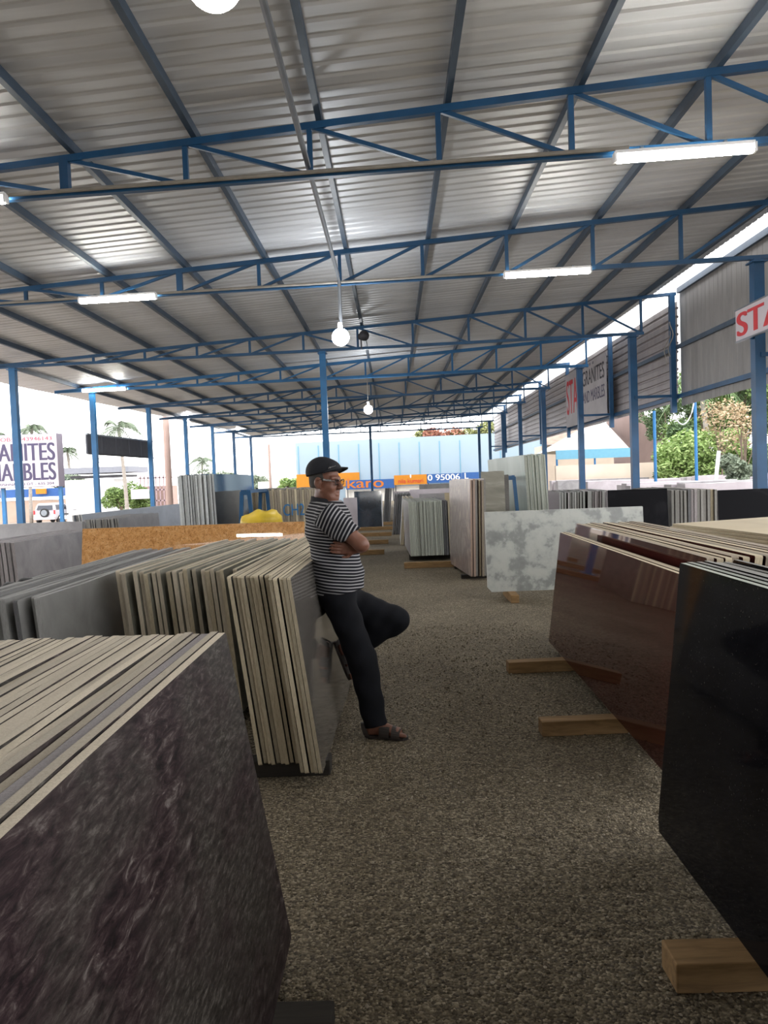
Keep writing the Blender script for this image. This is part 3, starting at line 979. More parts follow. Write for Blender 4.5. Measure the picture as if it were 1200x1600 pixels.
# --- grey block stack and long grey slabs behind
q = at(30, 845, 9.2)
stack((q.x, 9.2), (0, 1, 0), (-1, 0, 0), 10, 2.6, 0.88, 4, 0.04, 0.012, ST['mauve'], ED['lilac'],
      lambda i: 'mauve grey slab end on, %s from the long grey slab with pale patch' % nth(i + 1), 'mauve grey slabs end on at the road side', jl=0.03, seed=6)
q = at(125, 820, 12.2)
stack((q.x - 4.2, 12.2), EX, (0, 1, 0), 4, 4.2, 0.98, 5, 0.03, 0.02, ST['mauve'], ED['slate'],
      lambda i: ['long grey slab broadside with a paler patch, behind mauve slab ends', 'second long grey slab leaning behind the pale patched one', 'third long grey slab leaning behind the pale patched one', 'rearmost of the four long grey slabs at the road side'][i], 'long grey slabs broadside near the road', jl=0.05, seed=9)
q = at(135, 822, 14.0)
stack((at(190, 820, 14).x, 14.0), (0, 1, 0), (-1, 0, 0), 16, 2.4, 0.94, 3, 0.028, 0.012, ST['mauve'], ED['grey'],
      lambda i: 'grey slab end on behind the orange slab\'s low corner, %s in row' % nth(i + 1), 'small row of grey slab ends behind the orange slab', jl=0.03, seed=12)
stack((-6.45, 16.0), (0.015, 1, 0), (-1, 0, 0), 5, 7.5, 0.98, 6, 0.03, 0.01, ST['bluegrey'], ED['slate'],
      lambda i: 'pale blue grey slab by the road side posts, %s from the shed middle' % nth(i + 1), 'pale blue grey slabs beside the road side posts', jl=0.08, seed=14)

# --- orange slab broadside
q0, q1 = at(127, 832, 8.6), at(474, 812, 8.45)
ev = Vector((q1.x - q0.x, q1.y - q0.y, 0))
slab((q0.x, 8.45, 0.09), ev, ev.length, 1.045, 9.0, 0.022, (0, 1, 0), ST['orange'], ED['tan'],
     'orange speckled polished granite slab standing broadside behind the beige stacks', None, 0.002)
slab((q0.x + 0.02, 8.50, 0.09), ev, ev.length - 0.1, 1.0, 9.0, 0.022, (0, 1, 0), ST['orange'], ED['tan'],
     'second orange slab, hidden close behind the front orange speckled one', None, 0.002)
for k, f_ in enumerate((0.2, 0.8)):
    timber((q0.x + ev.length * f_, 8.6, 0.045), (0.1, 0.5, 0.09), 'timber bearer under the %s end of the orange slab' % ('road side' if k == 0 else 'aisle'))

# --- yellow tarpaulin bundle on slabs behind the orange slab
qa = at(410, 806, 10.6)
o = MB().ball((qa.x, 10.6, qa.z - 0.08), 0.28, 24, 14, (1.05, 0.8, 0.55)).build('yellow_tarpaulin', M['tarp'], smooth=True)
for v in o.data.vertices:
    nn = mnoise.noise(v.co * 5) * 0.07 + mnoise.noise(v.co * 13) * 0.03
    v.co += v.co.normalized() * nn
tag(o, 'crumpled yellow tarpaulin bundle lying behind the orange slab', 'tarpaulin', None, 'thing')
stack((qa.x - 0.55, 10.2), EX, (0, 1, 0), 3, 1.1, 0.86, 2, 0.1, 0.08, ST['slate'], ED['dark'],
      lambda i: 'dark slab under the yellow tarpaulin, %s from the orange slab' % nth(i + 1), 'dark slabs carrying the yellow tarpaulin', jl=0.03, seed=31)

# --- tall blue-grey stack with dark polished face
stack((at(338, 740, 12.2).x, 12.2), (0.02, 1, 0), (-1, 0, 0), 15, 2.9, 1.66, 1.5, 0.034, 0.004, ST['darkblue'], ED['bluegrey'],
      lambda i: 'tall slab with glossy blue black face beside the blue trestle' if i == 0 else '%s tall blue grey slab behind the glossy blue black face' % nth(i),
      'tall slabs on edge behind the yellow tarpaulin', jl=0.03, jh=0.012, seed=15)


def trestle(x, y, h, wdt, lab):
    root = empty('steel_trestle', (x, y, 0), lab, 'trestle', None, 'thing')
    for sx_ in (-1, 1):
        for dy in (0, 1.6):
            MB().bar((x + sx_ * wdt, y + dy, 0), (x + sx_ * wdt * 0.35, y + dy, h), 0.055, 0.055).build('leg', M['blue'], root)
    for dy in (0, 1.6):
        MB().bar((x - wdt * 0.42, y + dy, h - 0.02), (x + wdt * 0.42, y + dy, h - 0.02), 0.06, 0.06).build('cross_bar', M['blue'], root)
    MB().bar((x - wdt * 0.3, y, h), (x - wdt * 0.3, y + 1.6, h), 0.05, 0.05).build('rail', M['blue'], root)
    MB().bar((x + wdt * 0.3, y, h), (x + wdt * 0.3, y + 1.6, h), 0.05, 0.05).build('rail', M['blue'], root)


trestle(at(384, 780, 11.4).x, 11.4, 1.45, 0.15, 'blue steel trestle beside the tall blue black slab')

# --- beige rough stack with blue painted letters
qs = at(500, 765, 13.2)
stack((qs.x, 13.2), (0, 1, 0), (-1, 0, 0), 28, 2.4, 1.37, 1.2, 0.038, 0.004, ST['olive'], ED['tan'],
      lambda i: 'beige rough slab end on behind the capped man, %s counting leftward' % nth(i + 1), 'rough beige slab ends with blue painted letters', jl=0.02, jh=0.02, seed=17,
      edges={k: ED['beige'] for k in range(0, 28, 3)})
root = empty('painted_mark', (at(460, 792, 13.1).x, 13.14, at(460, 812, 13.14).z), 'blue painted letters CH2 across the rough beige slab ends', 'lettering', None, 'thing')
pa, pb = at(443, 806, 13.14), at(476, 806, 13.14)
text('CH2', 'lettering', root, M['bluelight'], pa, EX, (0, 0, 1), 0.20, pb.x - pa.x, 0.006, 0.0)

# ------------------------------------------------------------------ slabs on the sheeted side
stack((1.25, 3.55), (0.0165, 1, 0), (1, 0, 0), 3, 3.12, 0.955, 7.5, 0.022, 0.004, ST['purple'], ED['beige'],
      lambda i: ['polished maroon slab facing the aisle, mirroring the bright sky', 'second maroon slab close behind the polished aisle-facing one', 'third maroon slab behind the polished aisle-facing one'][i], 'maroon slabs facing the aisle',
      z0=0.09, jl=0.01, jh=0.004, gaps={0: 0.006, 1: 0.006}, seed=41, chip=0.001, first_cut={1: (0.01, 0.02)})
stack((1.47, 3.95), (0.0165, 1, 0), (1, 0, 0), 12, 3.05, 1.005, 7.0, 0.036, 0.010, ST['purple'], ED['tan'],
      lambda i: 'maroon slab set back with its upper face showing above the front ones' if i == 0 else '%s brown-edged slab behind the set-back maroon slab' % nth(i), 'brown-edged slabs behind the maroon front slabs',
      z0=0.09, jl=0.025, jh=0.004, seed=42, chip=0.002, edges={k: ED['beige'] for k in (1, 2, 4, 5, 7, 8)}, gaps={0: 0.01, 4: 0.03, 8: 0.03})
stack((1.01, 0.75), (0.004, 1, 0), (1, 0, 0), 9, 2.34, 1.09, 6.0, 0.021, 0.01, ST['black'], ED['grey'],
      lambda i: 'black polished slab flecked with silver, nearest the camera on its side' if i == 0 else '%s grey-edged slab behind the black flecked slab' % nth(i), 'slabs stacked behind the black flecked slab',
      z0=0.09, jl=0.012, jh=0.008, seed=43, chip=0.0015, first_cut={1: (0.02, 0.05)}, edges={0: ED['green'], 1: ED['green']})
# timbers standing out from under them
timber((1.34, 6.02, 0.045), (1.0, 0.11, 0.09), 'timber bearer sticking out under the far end of the maroon slab', rot=0.05)
timber((1.37, 4.55, 0.045), (1.1, 0.11, 0.09), 'timber bearer sticking out under the maroon slab beside the black one', rot=0.03)
timber((1.38, 2.28, 0.045), (1.2, 0.13, 0.09), 'timber bearer sticking out under the black slab at the picture foot')

# cream sheets lying beyond the maroon stack
for i in range(4):
    A = at(1040, 822, 7.6)
    vs = []
    zz = A.z - 0.075 + 0.024 * i
    e1, e2_ = Vector((0.42, -3.0, -0.01)), Vector((2.3, 0.25, 0.06))
    base = Vector((A.x + 0.03 * i, 7.6 + 0.02 * i, zz))
    pl = [base, base + e1 * 0.33 + EX * 0.02, base + e1 * 0.66 - EX * 0.015, base + e1, base + e1 + e2_, base + e2_]
    o = MB()
    o.prism(pl, (0, 0, 0.02))
    o.mi = [0, 0] + [1] * 6
    o = link_mesh('granite_slab', o.v, o.f, [ST['cream'], ED['beige']], o.mi)
    tag(o, 'cream sandstone slab lying flat, %s from the top of its pile' % nth(4 - i), 'slab', 'cream sandstone slabs lying flat', 'thing')
stack((2.75, 5.2), (0.05, 1, 0), (1, 0, 0), 7, 2.6, 0.79, 3, 0.03, 0.15, ST['olive'], ED['tan'],
      lambda i: 'brown-edged slab under the flat cream slabs, %s from the maroon stack' % nth(i + 1), 'slabs on edge under the cream slabs', jl=0.03, seed=51)

# white slab broadside and its block
q0 = at(765, 922, 9.7)
slab((q0.x - 0.04, 9.55, 0.10), (1, 0.02, 0), 1.98, 1.0, 3.0, 0.035, (0, 1, 0), ST['white'], ED['white'],
     'cloudy white marble slab standing broadside at the aisle', None, 0.001, {0: (0.05, 0.06), 3: (0.006, 0.006)}, wob=False)
slab((q0.x + 0.1, 9.61, 0.10), (1, 0.02, 0), 1.8, 0.97, 3.0, 0.03, (0, 1, 0), ST['white'], ED['white'],
     'second white marble slab hidden behind the cloudy white one', None, 0.001, wob=False)
timber((q0.x + 0.25, 9.6, 0.05), (0.10, 0.7, 0.10), 'short timber block poking out under the white marble slab')
timber((q0.x + 1.6, 9.75, 0.05), (0.10, 0.6, 0.10), 'timber block under the far end of the white marble slab')

# tall pinkish slabs end on
A = at(733, 903, 11.5)
stack((1.10, 11.4), (-0.09, 1, 0), (1, 0, 0), 6, 1.9, 1.44, 1.2, 0.03, 0.012, ST['pinkvein'], ED['pink'],
      lambda i: 'tall pink veined slab facing the aisle beside the white slab' if i == 0 else '%s tall slab behind the pink veined aisle face' % nth(i), 'tall pinkish slabs end on beside the white slab',
      z0=0.06, jl=0.03, jh=0.02, seed=61, edges={1: ED['pink'], 2: ED['grey'], 3: ED['beige'], 4: ED['tan'], 5: ED['grey']}, gaps={2: 0.02, 3: 0.008})
q0 = at(750, 738, 12.0)
slab((q0.x + 0.02, 12.0, 0.0), EX, 0.36, 1.62, 1.5, 0.03, (0, 1, 0), ST['olive'], ED['tan'], 'narrow tall olive grey slab facing out behind the white slab', None, 0.004)
slab((q0.x + 0.06, 12.08, 0.0), EX, 0.40, 1.56, 1.5, 0.03, (0, 1, 0), ST['grey'], ED['tan'], 'narrow grey slab leaning right behind the tall olive grey one', None, 0.004)
trestle(at(798, 780, 12.6).x, 12.6, 1.52, 0.17, 'blue steel trestle between tall olive and pale green slabs')
stack((at(826, 720, 13.2).x, 13.2), (-0.10, 1, 0), (1, 0, 0), 12, 2.8, 1.80, -2.5, 0.028, 0.003, ST['green'], ED['green'],
      lambda i: 'pale green tall slab with its face to the blue trestle' if i == 0 else '%s tall pale green slab behind the one facing the trestle' % nth(i), 'tall pale green slabs end on',
      jl=0.03, jh=0.03, seed=63)

# greenish grey stack end on in the aisle's far half
A = at(645, 870, 14.3)
stack((0.27, 14.3), (-0.03, 1, 0), (1, 0, 0), 26, 2.5, 1.02, -0.8, 0.024, 0.004, ST['mauve'], ED['green'],
      lambda i: 'dark grey slab facing the far aisle before greenish slab ends' if i == 0 else '%s slab end in the greenish grey stack from its aisle face' % nth(i), 'greenish grey slab ends along the far aisle',
      z0=0.10, jl=0.02, jh=0.012, seed=65, edges={24: ED['dark'], 25: ED['beige'], 22: ED['dark'], 23: ED['dark']}, gaps={0: 0.004, 21: 0.01, 24: 0.02})
q = at(690, 890, 13.4)
timber((0.58, 13.3, 0.05), (0.9, 0.14, 0.10), 'long timber bearer lying before the greenish grey slab ends', rot=-0.03)
timber((0.72, 14.7, 0.05), (0.95, 0.14, 0.10), 'dark timber bearer under the greenish grey slab ends', mat_=M['darkwood'])

for yy in (11.7, 13.0):
    timber((1.25, yy, 0.03), (0.55, 0.12, 0.06), 'dark timber under the %s end of the tall pinkish slabs' % ('near' if yy < 12 else 'far'), mat_=M['darkwood'])
# further stacks along the aisle
for (px, yy, hh, n_, f_, e_, nm, sd, thk) in ((624, 18.0, 1.02, 6, 'slate', 'beige', 'beige-edged', 71, 0.03), (612, 21.5, 1.05, 7, 'slate', 'dark', 'slate dark', 72, 0.05), (598, 27.0, 1.15, 4, 'slate', 'dark', 'distant dark', 73, 0.05)):
    stack((at(px, 800, yy).x, yy), (0.0, 1, 0), (1, 0, 0), n_, 2.4, hh, 5 if f_ == 'slate' else 1, thk, 0.012, ST[f_], ED[e_],
          lambda i, nm=nm: '%s slab in the far aisle row, %s from the aisle' % (nm, nth(i + 1)), nm + ' slabs along the far aisle', jl=0.03, seed=sd)
for k, (px, py_, yy, L, f_, e_, lab) in enumerate((
        (655, 772, 19.5, 1.5, 'mauve', 'pale', 'pale-topped grey slab broadside behind the greenish grey ends'),
        (640, 765, 24.0, 2.2, 'pale', 'pale', 'pale slab broadside far down the row beneath the banners'),
        (655, 757, 30.0, 2.6, 'slate', 'slate', 'dark slab broadside far down the row beneath the banners'),
        (695, 770, 16.8, 0.7, 'cream', 'beige', 'short cream slab broadside behind the tall pink slabs'),
        (553, 768, 24.5, 0.86, 'darkblue', 'dark', 'dark green black slab standing broadside at the aisle\'s end'),
        (536, 778, 19.0, 0.34, 'pale', 'white', 'narrow white slab leaning beyond the man\'s chest'),
        (615, 768, 33.0, 1.6, 'pale', 'pale', 'pale pinkish slab at the very end of the aisle'))):
    q = at(px, py_, yy)
    slab((q.x, yy, 0.0), EX, L, q.z, 4, 0.04, (0, 1, 0), ST[f_], ED[e_], lab, None, 0.004)
q = at(593, 772, 25)
o = MB().tube([(q.x, 25, 0), (q.x, 25, q.z)], 0.085, 12).build('white_drum', M['white'], smooth=True)
tag(o, 'small upright white cylinder beside the dark slab at the aisle end', 'drum', None, 'thing')
for k in range(5):
    yy = 16.0 + 2.6 * k
    timber((-1.2 + 0.07 * k, yy, 0.05), (1.9, 0.14, 0.10), 'timber sleeper lying across the far aisle, %s from the man' % nth(k + 1), 'sleepers across the far aisle')

# row of black and grey stacks before the sheeted side posts
rowlab = 'black veined slab broadside beneath the sheeted side posts, %s from the aisle'
rows = [(951, 1045, 10.85), (1124, 1240, 10.9)]
kk = 0
for (xa, xb, yy) in rows:
    a, b2 = at(xa, 766, yy), at(xb, 764, yy)
    for j in range(3):
        kk += 1
        slab((a.x, yy + 0.06 * j, 0.0), EX, b2.x - a.x, a.z - 0.01 * j, 3, 0.03, (0, 1, 0), ST['blackvein'], ED['pale'],
             ['black white-veined slab broadside below the second sheeted side post', 'middle black slab of three below the second sheeted side post', 'rear black slab of three below the second sheeted side post',
              'black white-veined slab broadside below the nearest sheeted side post', 'middle black slab of three below the nearest sheeted side post', 'rear black slab of three below the nearest sheeted side post'][kk - 1], 'black veined slabs broadside', 0.003)
a = at(1048, 764, 10.9)
stack((a.x, 10.9), (0.06, 1, 0), (1, 0, 0), 14, 2.2, a.z - 0.1, 0.5, 0.034, 0.008, ST['grey'], ED['grey'],
      lambda i: 'grey slab end between two black broadside slabs, %s from the aisle' % nth(i + 1), 'grey slab ends between the black slabs', jl=0.03, seed=81,
      edges={5: ED['dark'], 6: ED['lilac'], 7: ED['lilac'], 12: ED['beige']}, gaps={4: 0.02, 11: 0.02})
a = at(872, 768, 14.5)
stack((a.x, 14.5), (0.05, 1, 0), (1, 0, 0), 22, 2.2, a.z - 0.1, 1.0, 0.034, 0.012, ST['grey'], ED['slate'],
      lambda i: 'grey slab end behind the white slab, %s from pale green stack' % nth(i + 1), 'grey slab ends behind the white slab', jl=0.03, seed=82,
      edges={3: ED['pale'], 12: ED['lilac'], 13: ED['lilac'], 14: ED['lilac'], 15: ED['lilac']}, gaps={2: 0.03, 9: 0.05})
a = at(855, 768, 17.2)
slab((a.x, 17.2, 0.0), EX, 0.3, a.z - 0.06, 3, 0.03, (0, 1, 0), ST['blackvein'], ED['dark'], 'small black slab between pale green stack and grey ends', None, 0.003)

# stacks standing outdoors beyond the sheeted side posts
yard = random.Random(4)
kk = 0
YD = [(6.9, 13.4, 3.0, 1.22), (10.6, 14.2, 3.4, 1.22), (6.7, 17.5, 3.4, 1.2), (10.8, 18.2, 3.6, 1.2), (15.2, 19.0, 3.5, 1.25), (7.0, 22.5, 3.6, 1.15), (11.4, 23.2, 3.6, 1.2),
      (16.0, 24.0, 4.0, 1.3), (7.0, 28.0, 3.5, 1.2), (11.5, 29.5, 4.0, 1.25), (17.0, 30.0, 4.0, 1.45), (7.2, 34, 4, 1.2), (12.5, 35, 4.5, 1.3)]
for (x0, yy, L, hh) in YD:
    kk += 1
    for j in range(3):  # each thick piece stands for several slabs of the yard stack
        slab((x0 + yard.uniform(-0.1, 0.1), yy + 0.5 * j, 0.0), (1, 0.04, 0), L + yard.uniform(-0.25, 0.25), hh + yard.uniform(-0.05, 0.03), 2, 0.44, (0, 1, 0),
             ST['pale'] if (j + kk) % 4 else ST['mauve'], ED['pale'],
             'pale slab bundle, %s row, in the %s yard stack beyond the posts' % (nth(j + 1), nth(kk)), 'pale slab bundles stacked in the yard', 0.02, rng=yard, name='slab_bundle')

# ------------------------------------------------------------------ signs
# the sign on the nearest sheeted-side post
sX, sY0, sY1 = 4.97, 11.12, 9.25
sz0, sz1 = 3.32, 3.765
root = empty('shop_sign', (sX, (sY0 + sY1) / 2, sz0), 'white sign with red capitals STAR held off the nearest blue post', 'sign', None, 'thing')
cx_ = Vector((sX, (sY0 + sY1) / 2, (sz0 + sz1) / 2))
MB().box(cx_, (0.03, sY0 - sY1, sz1 - sz0)).build('panel', M['signpanel'], root)
for z_ in (sz0, sz1):
    MB().box((sX - 0.004, cx_.y, z_), (0.045, sY0 - sY1 + 0.02, 0.018)).build('edge_strip', M['steel'], root)
for z_ in (sz0 + 0.08, sz1 - 0.08):
    MB().bar((sX + 0.015, 11.08, z_), (5.30, ty(TR[1], 5.35), z_), 0.035, 0.035).build('bracket', M['blue'], root)
text('STAR', 'lettering', root, M['red'], (sX - 0.017, sY0 - 0.06, sz0 + 0.06), (0, -1, 0), (0, 0, 1), 0.325, 1.74, 0.004, 0.03)

# banner on the sheeted wall
xB = WX - 0.24
za, zb_ = 3.12, 4.92
ya, yb2 = 27.0, 21.9
root = empty('wall_banner', (xB, (ya + yb2) / 2, za), 'white banner on the sheeted wall reading STAR GRANITES AND MARBLES', 'banner', None, 'thing')
mb = MB()
mb.box((xB, (ya + yb2) / 2, (za + zb_) / 2), (0.012, ya - yb2, zb_ - za))
mb.build('cloth', M['bannercloth'], root)
fR, fU = Vector((0, -1, 0)), Vector((0, 0, 1))
text('STAR', 'lettering', root, M['red'], (xB - 0.008, ya - 0.15, za + 0.42), fR, fU, 1.15, 2.1, 0.003, 0.014)
text('GRANITES', 'lettering', root, M['black'], (xB - 0.008, ya - 2.4, za + 1.12), fR, fU, 0.46, 2.5, 0.003, 0.012)
text('AND MARBLES', 'lettering', root, M['lettergrey'], (xB - 0.008, ya - 2.4, za + 0.58), fR, fU, 0.36, 2.5, 0.003, 0.01)
text('* * *', 'lettering', root, M['lettergrey'], (xB - 0.008, ya - 2.9, za + 1.66), fR, fU, 0.10, 0.9, 0.003, 0.0)

# big billboard outside, road side
yB = 30.0
a = at(-112, 772, yB)
tr_ = at(93, 676.5, yB)
br_ = at(93, 760, yB)
x0, x1 = at(-112, 720, yB).x, br_.x
z0, z1 = br_.z, tr_.z
root = empty('billboard', ((x0 + x1) / 2, yB, 0), 'white billboard reading GRANITES MARBLES with red phone number above', 'billboard', None, 'thing')
mb = MB()
mb.box(((x0 + x1) / 2, yB + 0.26, (z0 + z1) / 2), (x1 - x0, 0.5, z1 - z0))
mb.build('cabinet', M['signside'], root)
MB().box(((x0 + x1) / 2, yB, (z0 + z1) / 2), (x1 - x0 - 0.04, 0.02, z1 - z0 - 0.04)).build('face', M['signpanel'], root)
Wd, Hh = x1 - x0, z1 - z0
fy = yB - 0.012
text('GRANITES', 'lettering', root, M['lettergrey'], (x1 - 3.22, fy, z0 + Hh * 0.50), EX, (0, 0, 1), Hh * 0.33, 3.1, 0.004, 0.034)
text('MARBLES', 'lettering', root, M['lettergrey'], (x1 - 2.72, fy, z0 + Hh * 0.13), EX, (0, 0, 1), Hh * 0.33, 2.6, 0.004, 0.034)
text('MOB: 9443946143', 'lettering', root, M['pinkred'], (x1 - 2.45, fy, z0 + Hh * 0.875), EX, (0, 0, 1), Hh * 0.07, 2.25, 0.004, 0.008)
text('KRISHNAGIRI DT - 635 204', 'lettering', root, M['lettergrey'], (x1 - 2.5, fy, z0 + Hh * 0.045), EX, (0, 0, 1), Hh * 0.045, 2.3, 0.004, 0.01)
for x in (x1 - 0.12, x1 - 2.4, x0 + 0.3):
    MB().box((x + 0.05, yB + 0.25, z0 / 2 - 0.3), (0.13, 0.13, z0 + 0.6)).build('leg', M['bluelight'], root)

# back of a long dark board slung between the road side posts
pa, pb = at(135, 678, 24.3), at(238, 690, 29.2)
root = empty('slung_board', ((pa.x + pb.x) / 2, (pa.y + pb.y) / 2, 2.7), 'long dark board seen from behind, slung outside the road side posts', 'board', None, 'thing')
dv = (Vector((pb.x, pb.y, 0)) - Vector((pa.x, pa.y, 0)))
zt0, zt1, bh = pa.z, pb.z, 0.62
for k in range(5):
    f0, f1 = k / 5 + 0.004, (k + 1) / 5 - 0.004
    A, B = Vector((pa.x, pa.y, zt0 - bh)) + dv * f0, Vector((pa.x, pa.y, zt0 - bh)) + dv * f1
    A.z += (zt1 - zt0) * f0
    B.z += (zt1 - zt0) * f1
    MB().prism([A, B, B + Vector((0, 0, bh)), A + Vector((0, 0, bh))], (-0.05, 0.0, 0)).build('panel', M['sheetback'], root)
for s_ in (0, bh):
    MB().bar(Vector((pa.x, pa.y, zt0 - bh + s_)), Vector((pb.x, pb.y, zt1 - bh + s_)), 0.06, 0.05).build('rail', M['darkgrey'] if s_ == 0 else M['steel'], root)

# ------------------------------------------------------------------ far building with banners
yF = 56.0
def F(px, py): return at(px, py, yF)
tl, trr = F(461, 692), F(862, 668)
zt = tl.z
root = empty('factory_building', (F(660, 750).x, yF, 0), 'long pale blue clad building closing the far end of the yard', 'building', None, 'thing')
xa, xb = tl.x, F(905, 720).x
ztr = F(800, 682).z
mb = MB()
mb.prism([(xa, yF, 0), (xb, yF, 0), (xb, yF, ztr + 0.35), (xa, yF, zt)], (0, 8, 0))
mb.build('cladding', M['palewall'], root)
for k in range(14):
    x = xa + 0.2 + (xb - xa) * k / 14
    MB().box((x, yF - 0.015, zt / 2 + 0.4), (0.05, 0.04, zt - 1.3)).build('seam', M['skyblue'], root)
zo0, zo1 = F(480, 762).z, F(480, 741).z
MB().box(((xa + F(562, 750).x) / 2, yF - 0.06, (zo0 + zo1) / 2), (F(562, 750).x - xa, 0.1, zo1 - zo0)).build('amber_band', M['yellow'], root)


def banner(px0, px1, py0, py1, mat_, lab, dy):
    a, b2 = at(px0, py1, yF - dy), at(px1, py0, yF - dy)
    rt = empty('street_banner', ((a.x + b2.x) / 2, yF - dy, a.z), lab, 'banner', 'banners along the far building', 'thing')
    MB().box(((a.x + b2.x) / 2, yF - dy, (a.z + b2.z) / 2), (b2.x - a.x, 0.06, b2.z - a.z)).build('cloth', mat_, rt)
    for x in (a.x + 0.1, b2.x - 0.1):
        MB().box((x, yF - dy + 0.08, a.z / 2), (0.06, 0.06, a.z)).build('stake', M['darkgrey'], rt)
    return rt, a, b2


rt, a, b2 = banner(541, 616, 748, 765, M['bannerblue'], 'blue banner with orange lettering karo beside the capped man', 0.5)
text('karo', 'lettering', rt, M['orange'], (a.x + 0.1, yF - 0.54, a.z + 0.08), EX, (0, 0, 1), 0.72, 2.6, 0.01, 0.012)
rt, a, b2 = banner(616, 667, 741, 758, M['yellow'], 'amber yellow banner with small red lettering', 0.55)
text('nila kumari', 'lettering', rt, M['red'], (a.x + 0.3, yF - 0.59, a.z + 0.12), EX, (0, 0, 1), 0.30, 1.8, 0.01, 0.0)
MB().ball((a.x + 1.2, yF - 0.6, a.z + 0.6), 0.09, 8, 6, (0.6, 0.2, 1.6)).build('emblem', M['white'], rt)
rt, a, b2 = banner(667, 721, 739, 755, M['bannerblue'], 'blue banner with white phone number 95006', 0.55)
text('0 95006', 'lettering', rt, M['white'], (a.x + 0.08, yF - 0.59, a.z + 0.18), EX, (0, 0, 1), 0.42, 2.3, 0.01, 0.02)
rt, a, b2 = banner(722, 760, 737, 752, M['bannerblue'], 'blank blue banner end beside the tall pink slabs', 0.55)
text('L', 'lettering', rt, M['white'], (a.x + 0.2, yF - 0.59, a.z + 0.18), EX, (0, 0, 1), 0.42, None, 0.01, 0.02)
a, b2 = F(541, 790), F(720, 756)
o = MB().box(((a.x + b2.x) / 2, yF - 0.22, b2.z / 2), (b2.x - a.x, 0.1, b2.z)).build('low_boundary', M['tent'])
tag(o, 'low white boundary wall under the banners', 'wall', None, 'thing')

# ------------------------------------------------------------------ plants
def leaves(mb, rg, c, rad, n_, size, flat=0.8, shell=0.55):
    c = Vector(c)
    for _ in range(n_):
        while True:
            d = Vector((rg.uniform(-1, 1), rg.uniform(-1, 1), rg.uniform(-1, 1)))
            if 0.05 < d.length <= 1: break
        d = d.normalized() * (shell + (1 - shell) * rg.random())
        p = c + Vector((d.x * rad[0], d.y * rad[1], d.z * rad[2]))
        a = Vector((rg.uniform(-1, 1), rg.uniform(-1, 1), rg.uniform(-0.6, 0.6))).normalized()
        b_ = a.cross(Vector((rg.uniform(-1, 1), rg.uniform(-1, 1), rg.uniform(-1, 1)))).normalized()
        s_ = size * rg.uniform(0.6, 1.3)
        mb.add([p - a * s_, p - b_ * s_ * 0.45, p + a * s_, p + b_ * s_ * 0.45], [(0, 1, 2, 3)])


def tree(x, y, z0, h, rad, mat_, lab, seed, grp=None, trunk=0.16, lumps=9, n_=260, size=0.28, name='tree', crown_lo=0.35):
    rg = random.Random(seed)
    root = empty(name, (x, y, z0), lab, 'tree', grp, 'thing')
    tb = MB()
    top = Vector((x + rg.uniform(-0.2, 0.2), y, z0 + h * 0.72))
    tb.tube([(x, y, z0), (x + rg.uniform(-0.15, 0.15), y, z0 + h * 0.3), top], [trunk, trunk * 0.75, trunk * 0.4], 7)
    ct = MB()
    for k in range(lumps):
        a = rg.uniform(0, 6.28)
        rr = rad * 0.62 * math.sqrt(rg.random())
        zz = z0 + h * (crown_lo + (1 - crown_lo) * (0.2 + 0.65 * rg.random()))
        c = Vector((x + rr * math.cos(a), y + rr * math.sin(a), zz))
        tb.tube([(x, y, z0 + h * 0.35), (Vector((x, y, z0 + h * 0.4)) + c) / 2, c], [trunk * 0.4, trunk * 0.28, trunk * 0.12], 5)
        q = rad * rg.uniform(0.38, 0.58)
        leaves(ct, rg, c, (q, q, q * 0.75), n_, size)
    tb.build('trunk', M['bark'], root)
    ct.build('foliage', mat_, root)


def palm(x, y, z0, h, fl, lab, seed, mat_='palmleaf', grp=None, nf=19, tr=0.16):
    rg = random.Random(seed)
    root = empty('palm_tree', (x, y, z0), lab, 'palm tree', grp, 'thing')
    bend = rg.uniform(-0.5, 0.5)
    path = [Vector((x + bend * (k / 7) ** 2, y, z0 + h * k / 7)) for k in range(8)]
    MB().tube(path, [tr * (1 - 0.045 * k) for k in range(8)], 8).build('trunk', M['palmbark'], root, True)
    top = path[-1]
    for k in range(nf):
        a = 6.283 * k / nf + rg.uniform(-0.2, 0.2)
        el = rg.uniform(-0.3, 1.1)
        dx = Vector((math.cos(a), math.sin(a), 0))
        pts = []
        for j in range(9):
            s_ = j / 8
            pts.append(top + dx * (fl * (math.cos(el) * s_ - 0.12 * s_ * s_)) + Vector((0, 0, fl * (math.sin(el) * s_ - 0.75 * s_ * s_))))
        fb = MB()
        fb.tube(pts, [0.035 - 0.003 * j for j in range(9)], 4)
        for j in range(1, 9):
            for sub in (0, 0.5):
                if j == 8 and sub: continue
                c = pts[j] if not sub else (pts[j] + pts[j + 1]) / 2
                d = (pts[j] - pts[j - 1]).normalized()
                sd = d.cross(Vector((0, 0, 1))).normalized()
                ll = fl * 0.30 * (1.05 - abs(j / 8 - 0.45))
                for s_ in (-1, 1):
                    tip = c + (sd * s_ * 0.8 + d * 0.45 + Vector((0, 0, -0.55))).normalized() * ll
                    fb.add([c - d * 0.05, c + d * 0.05, tip], [(0, 1, 2)])
        fb.build('frond', M[mat_], root)


def gp(px, yy): return at(px, 760, yy).x


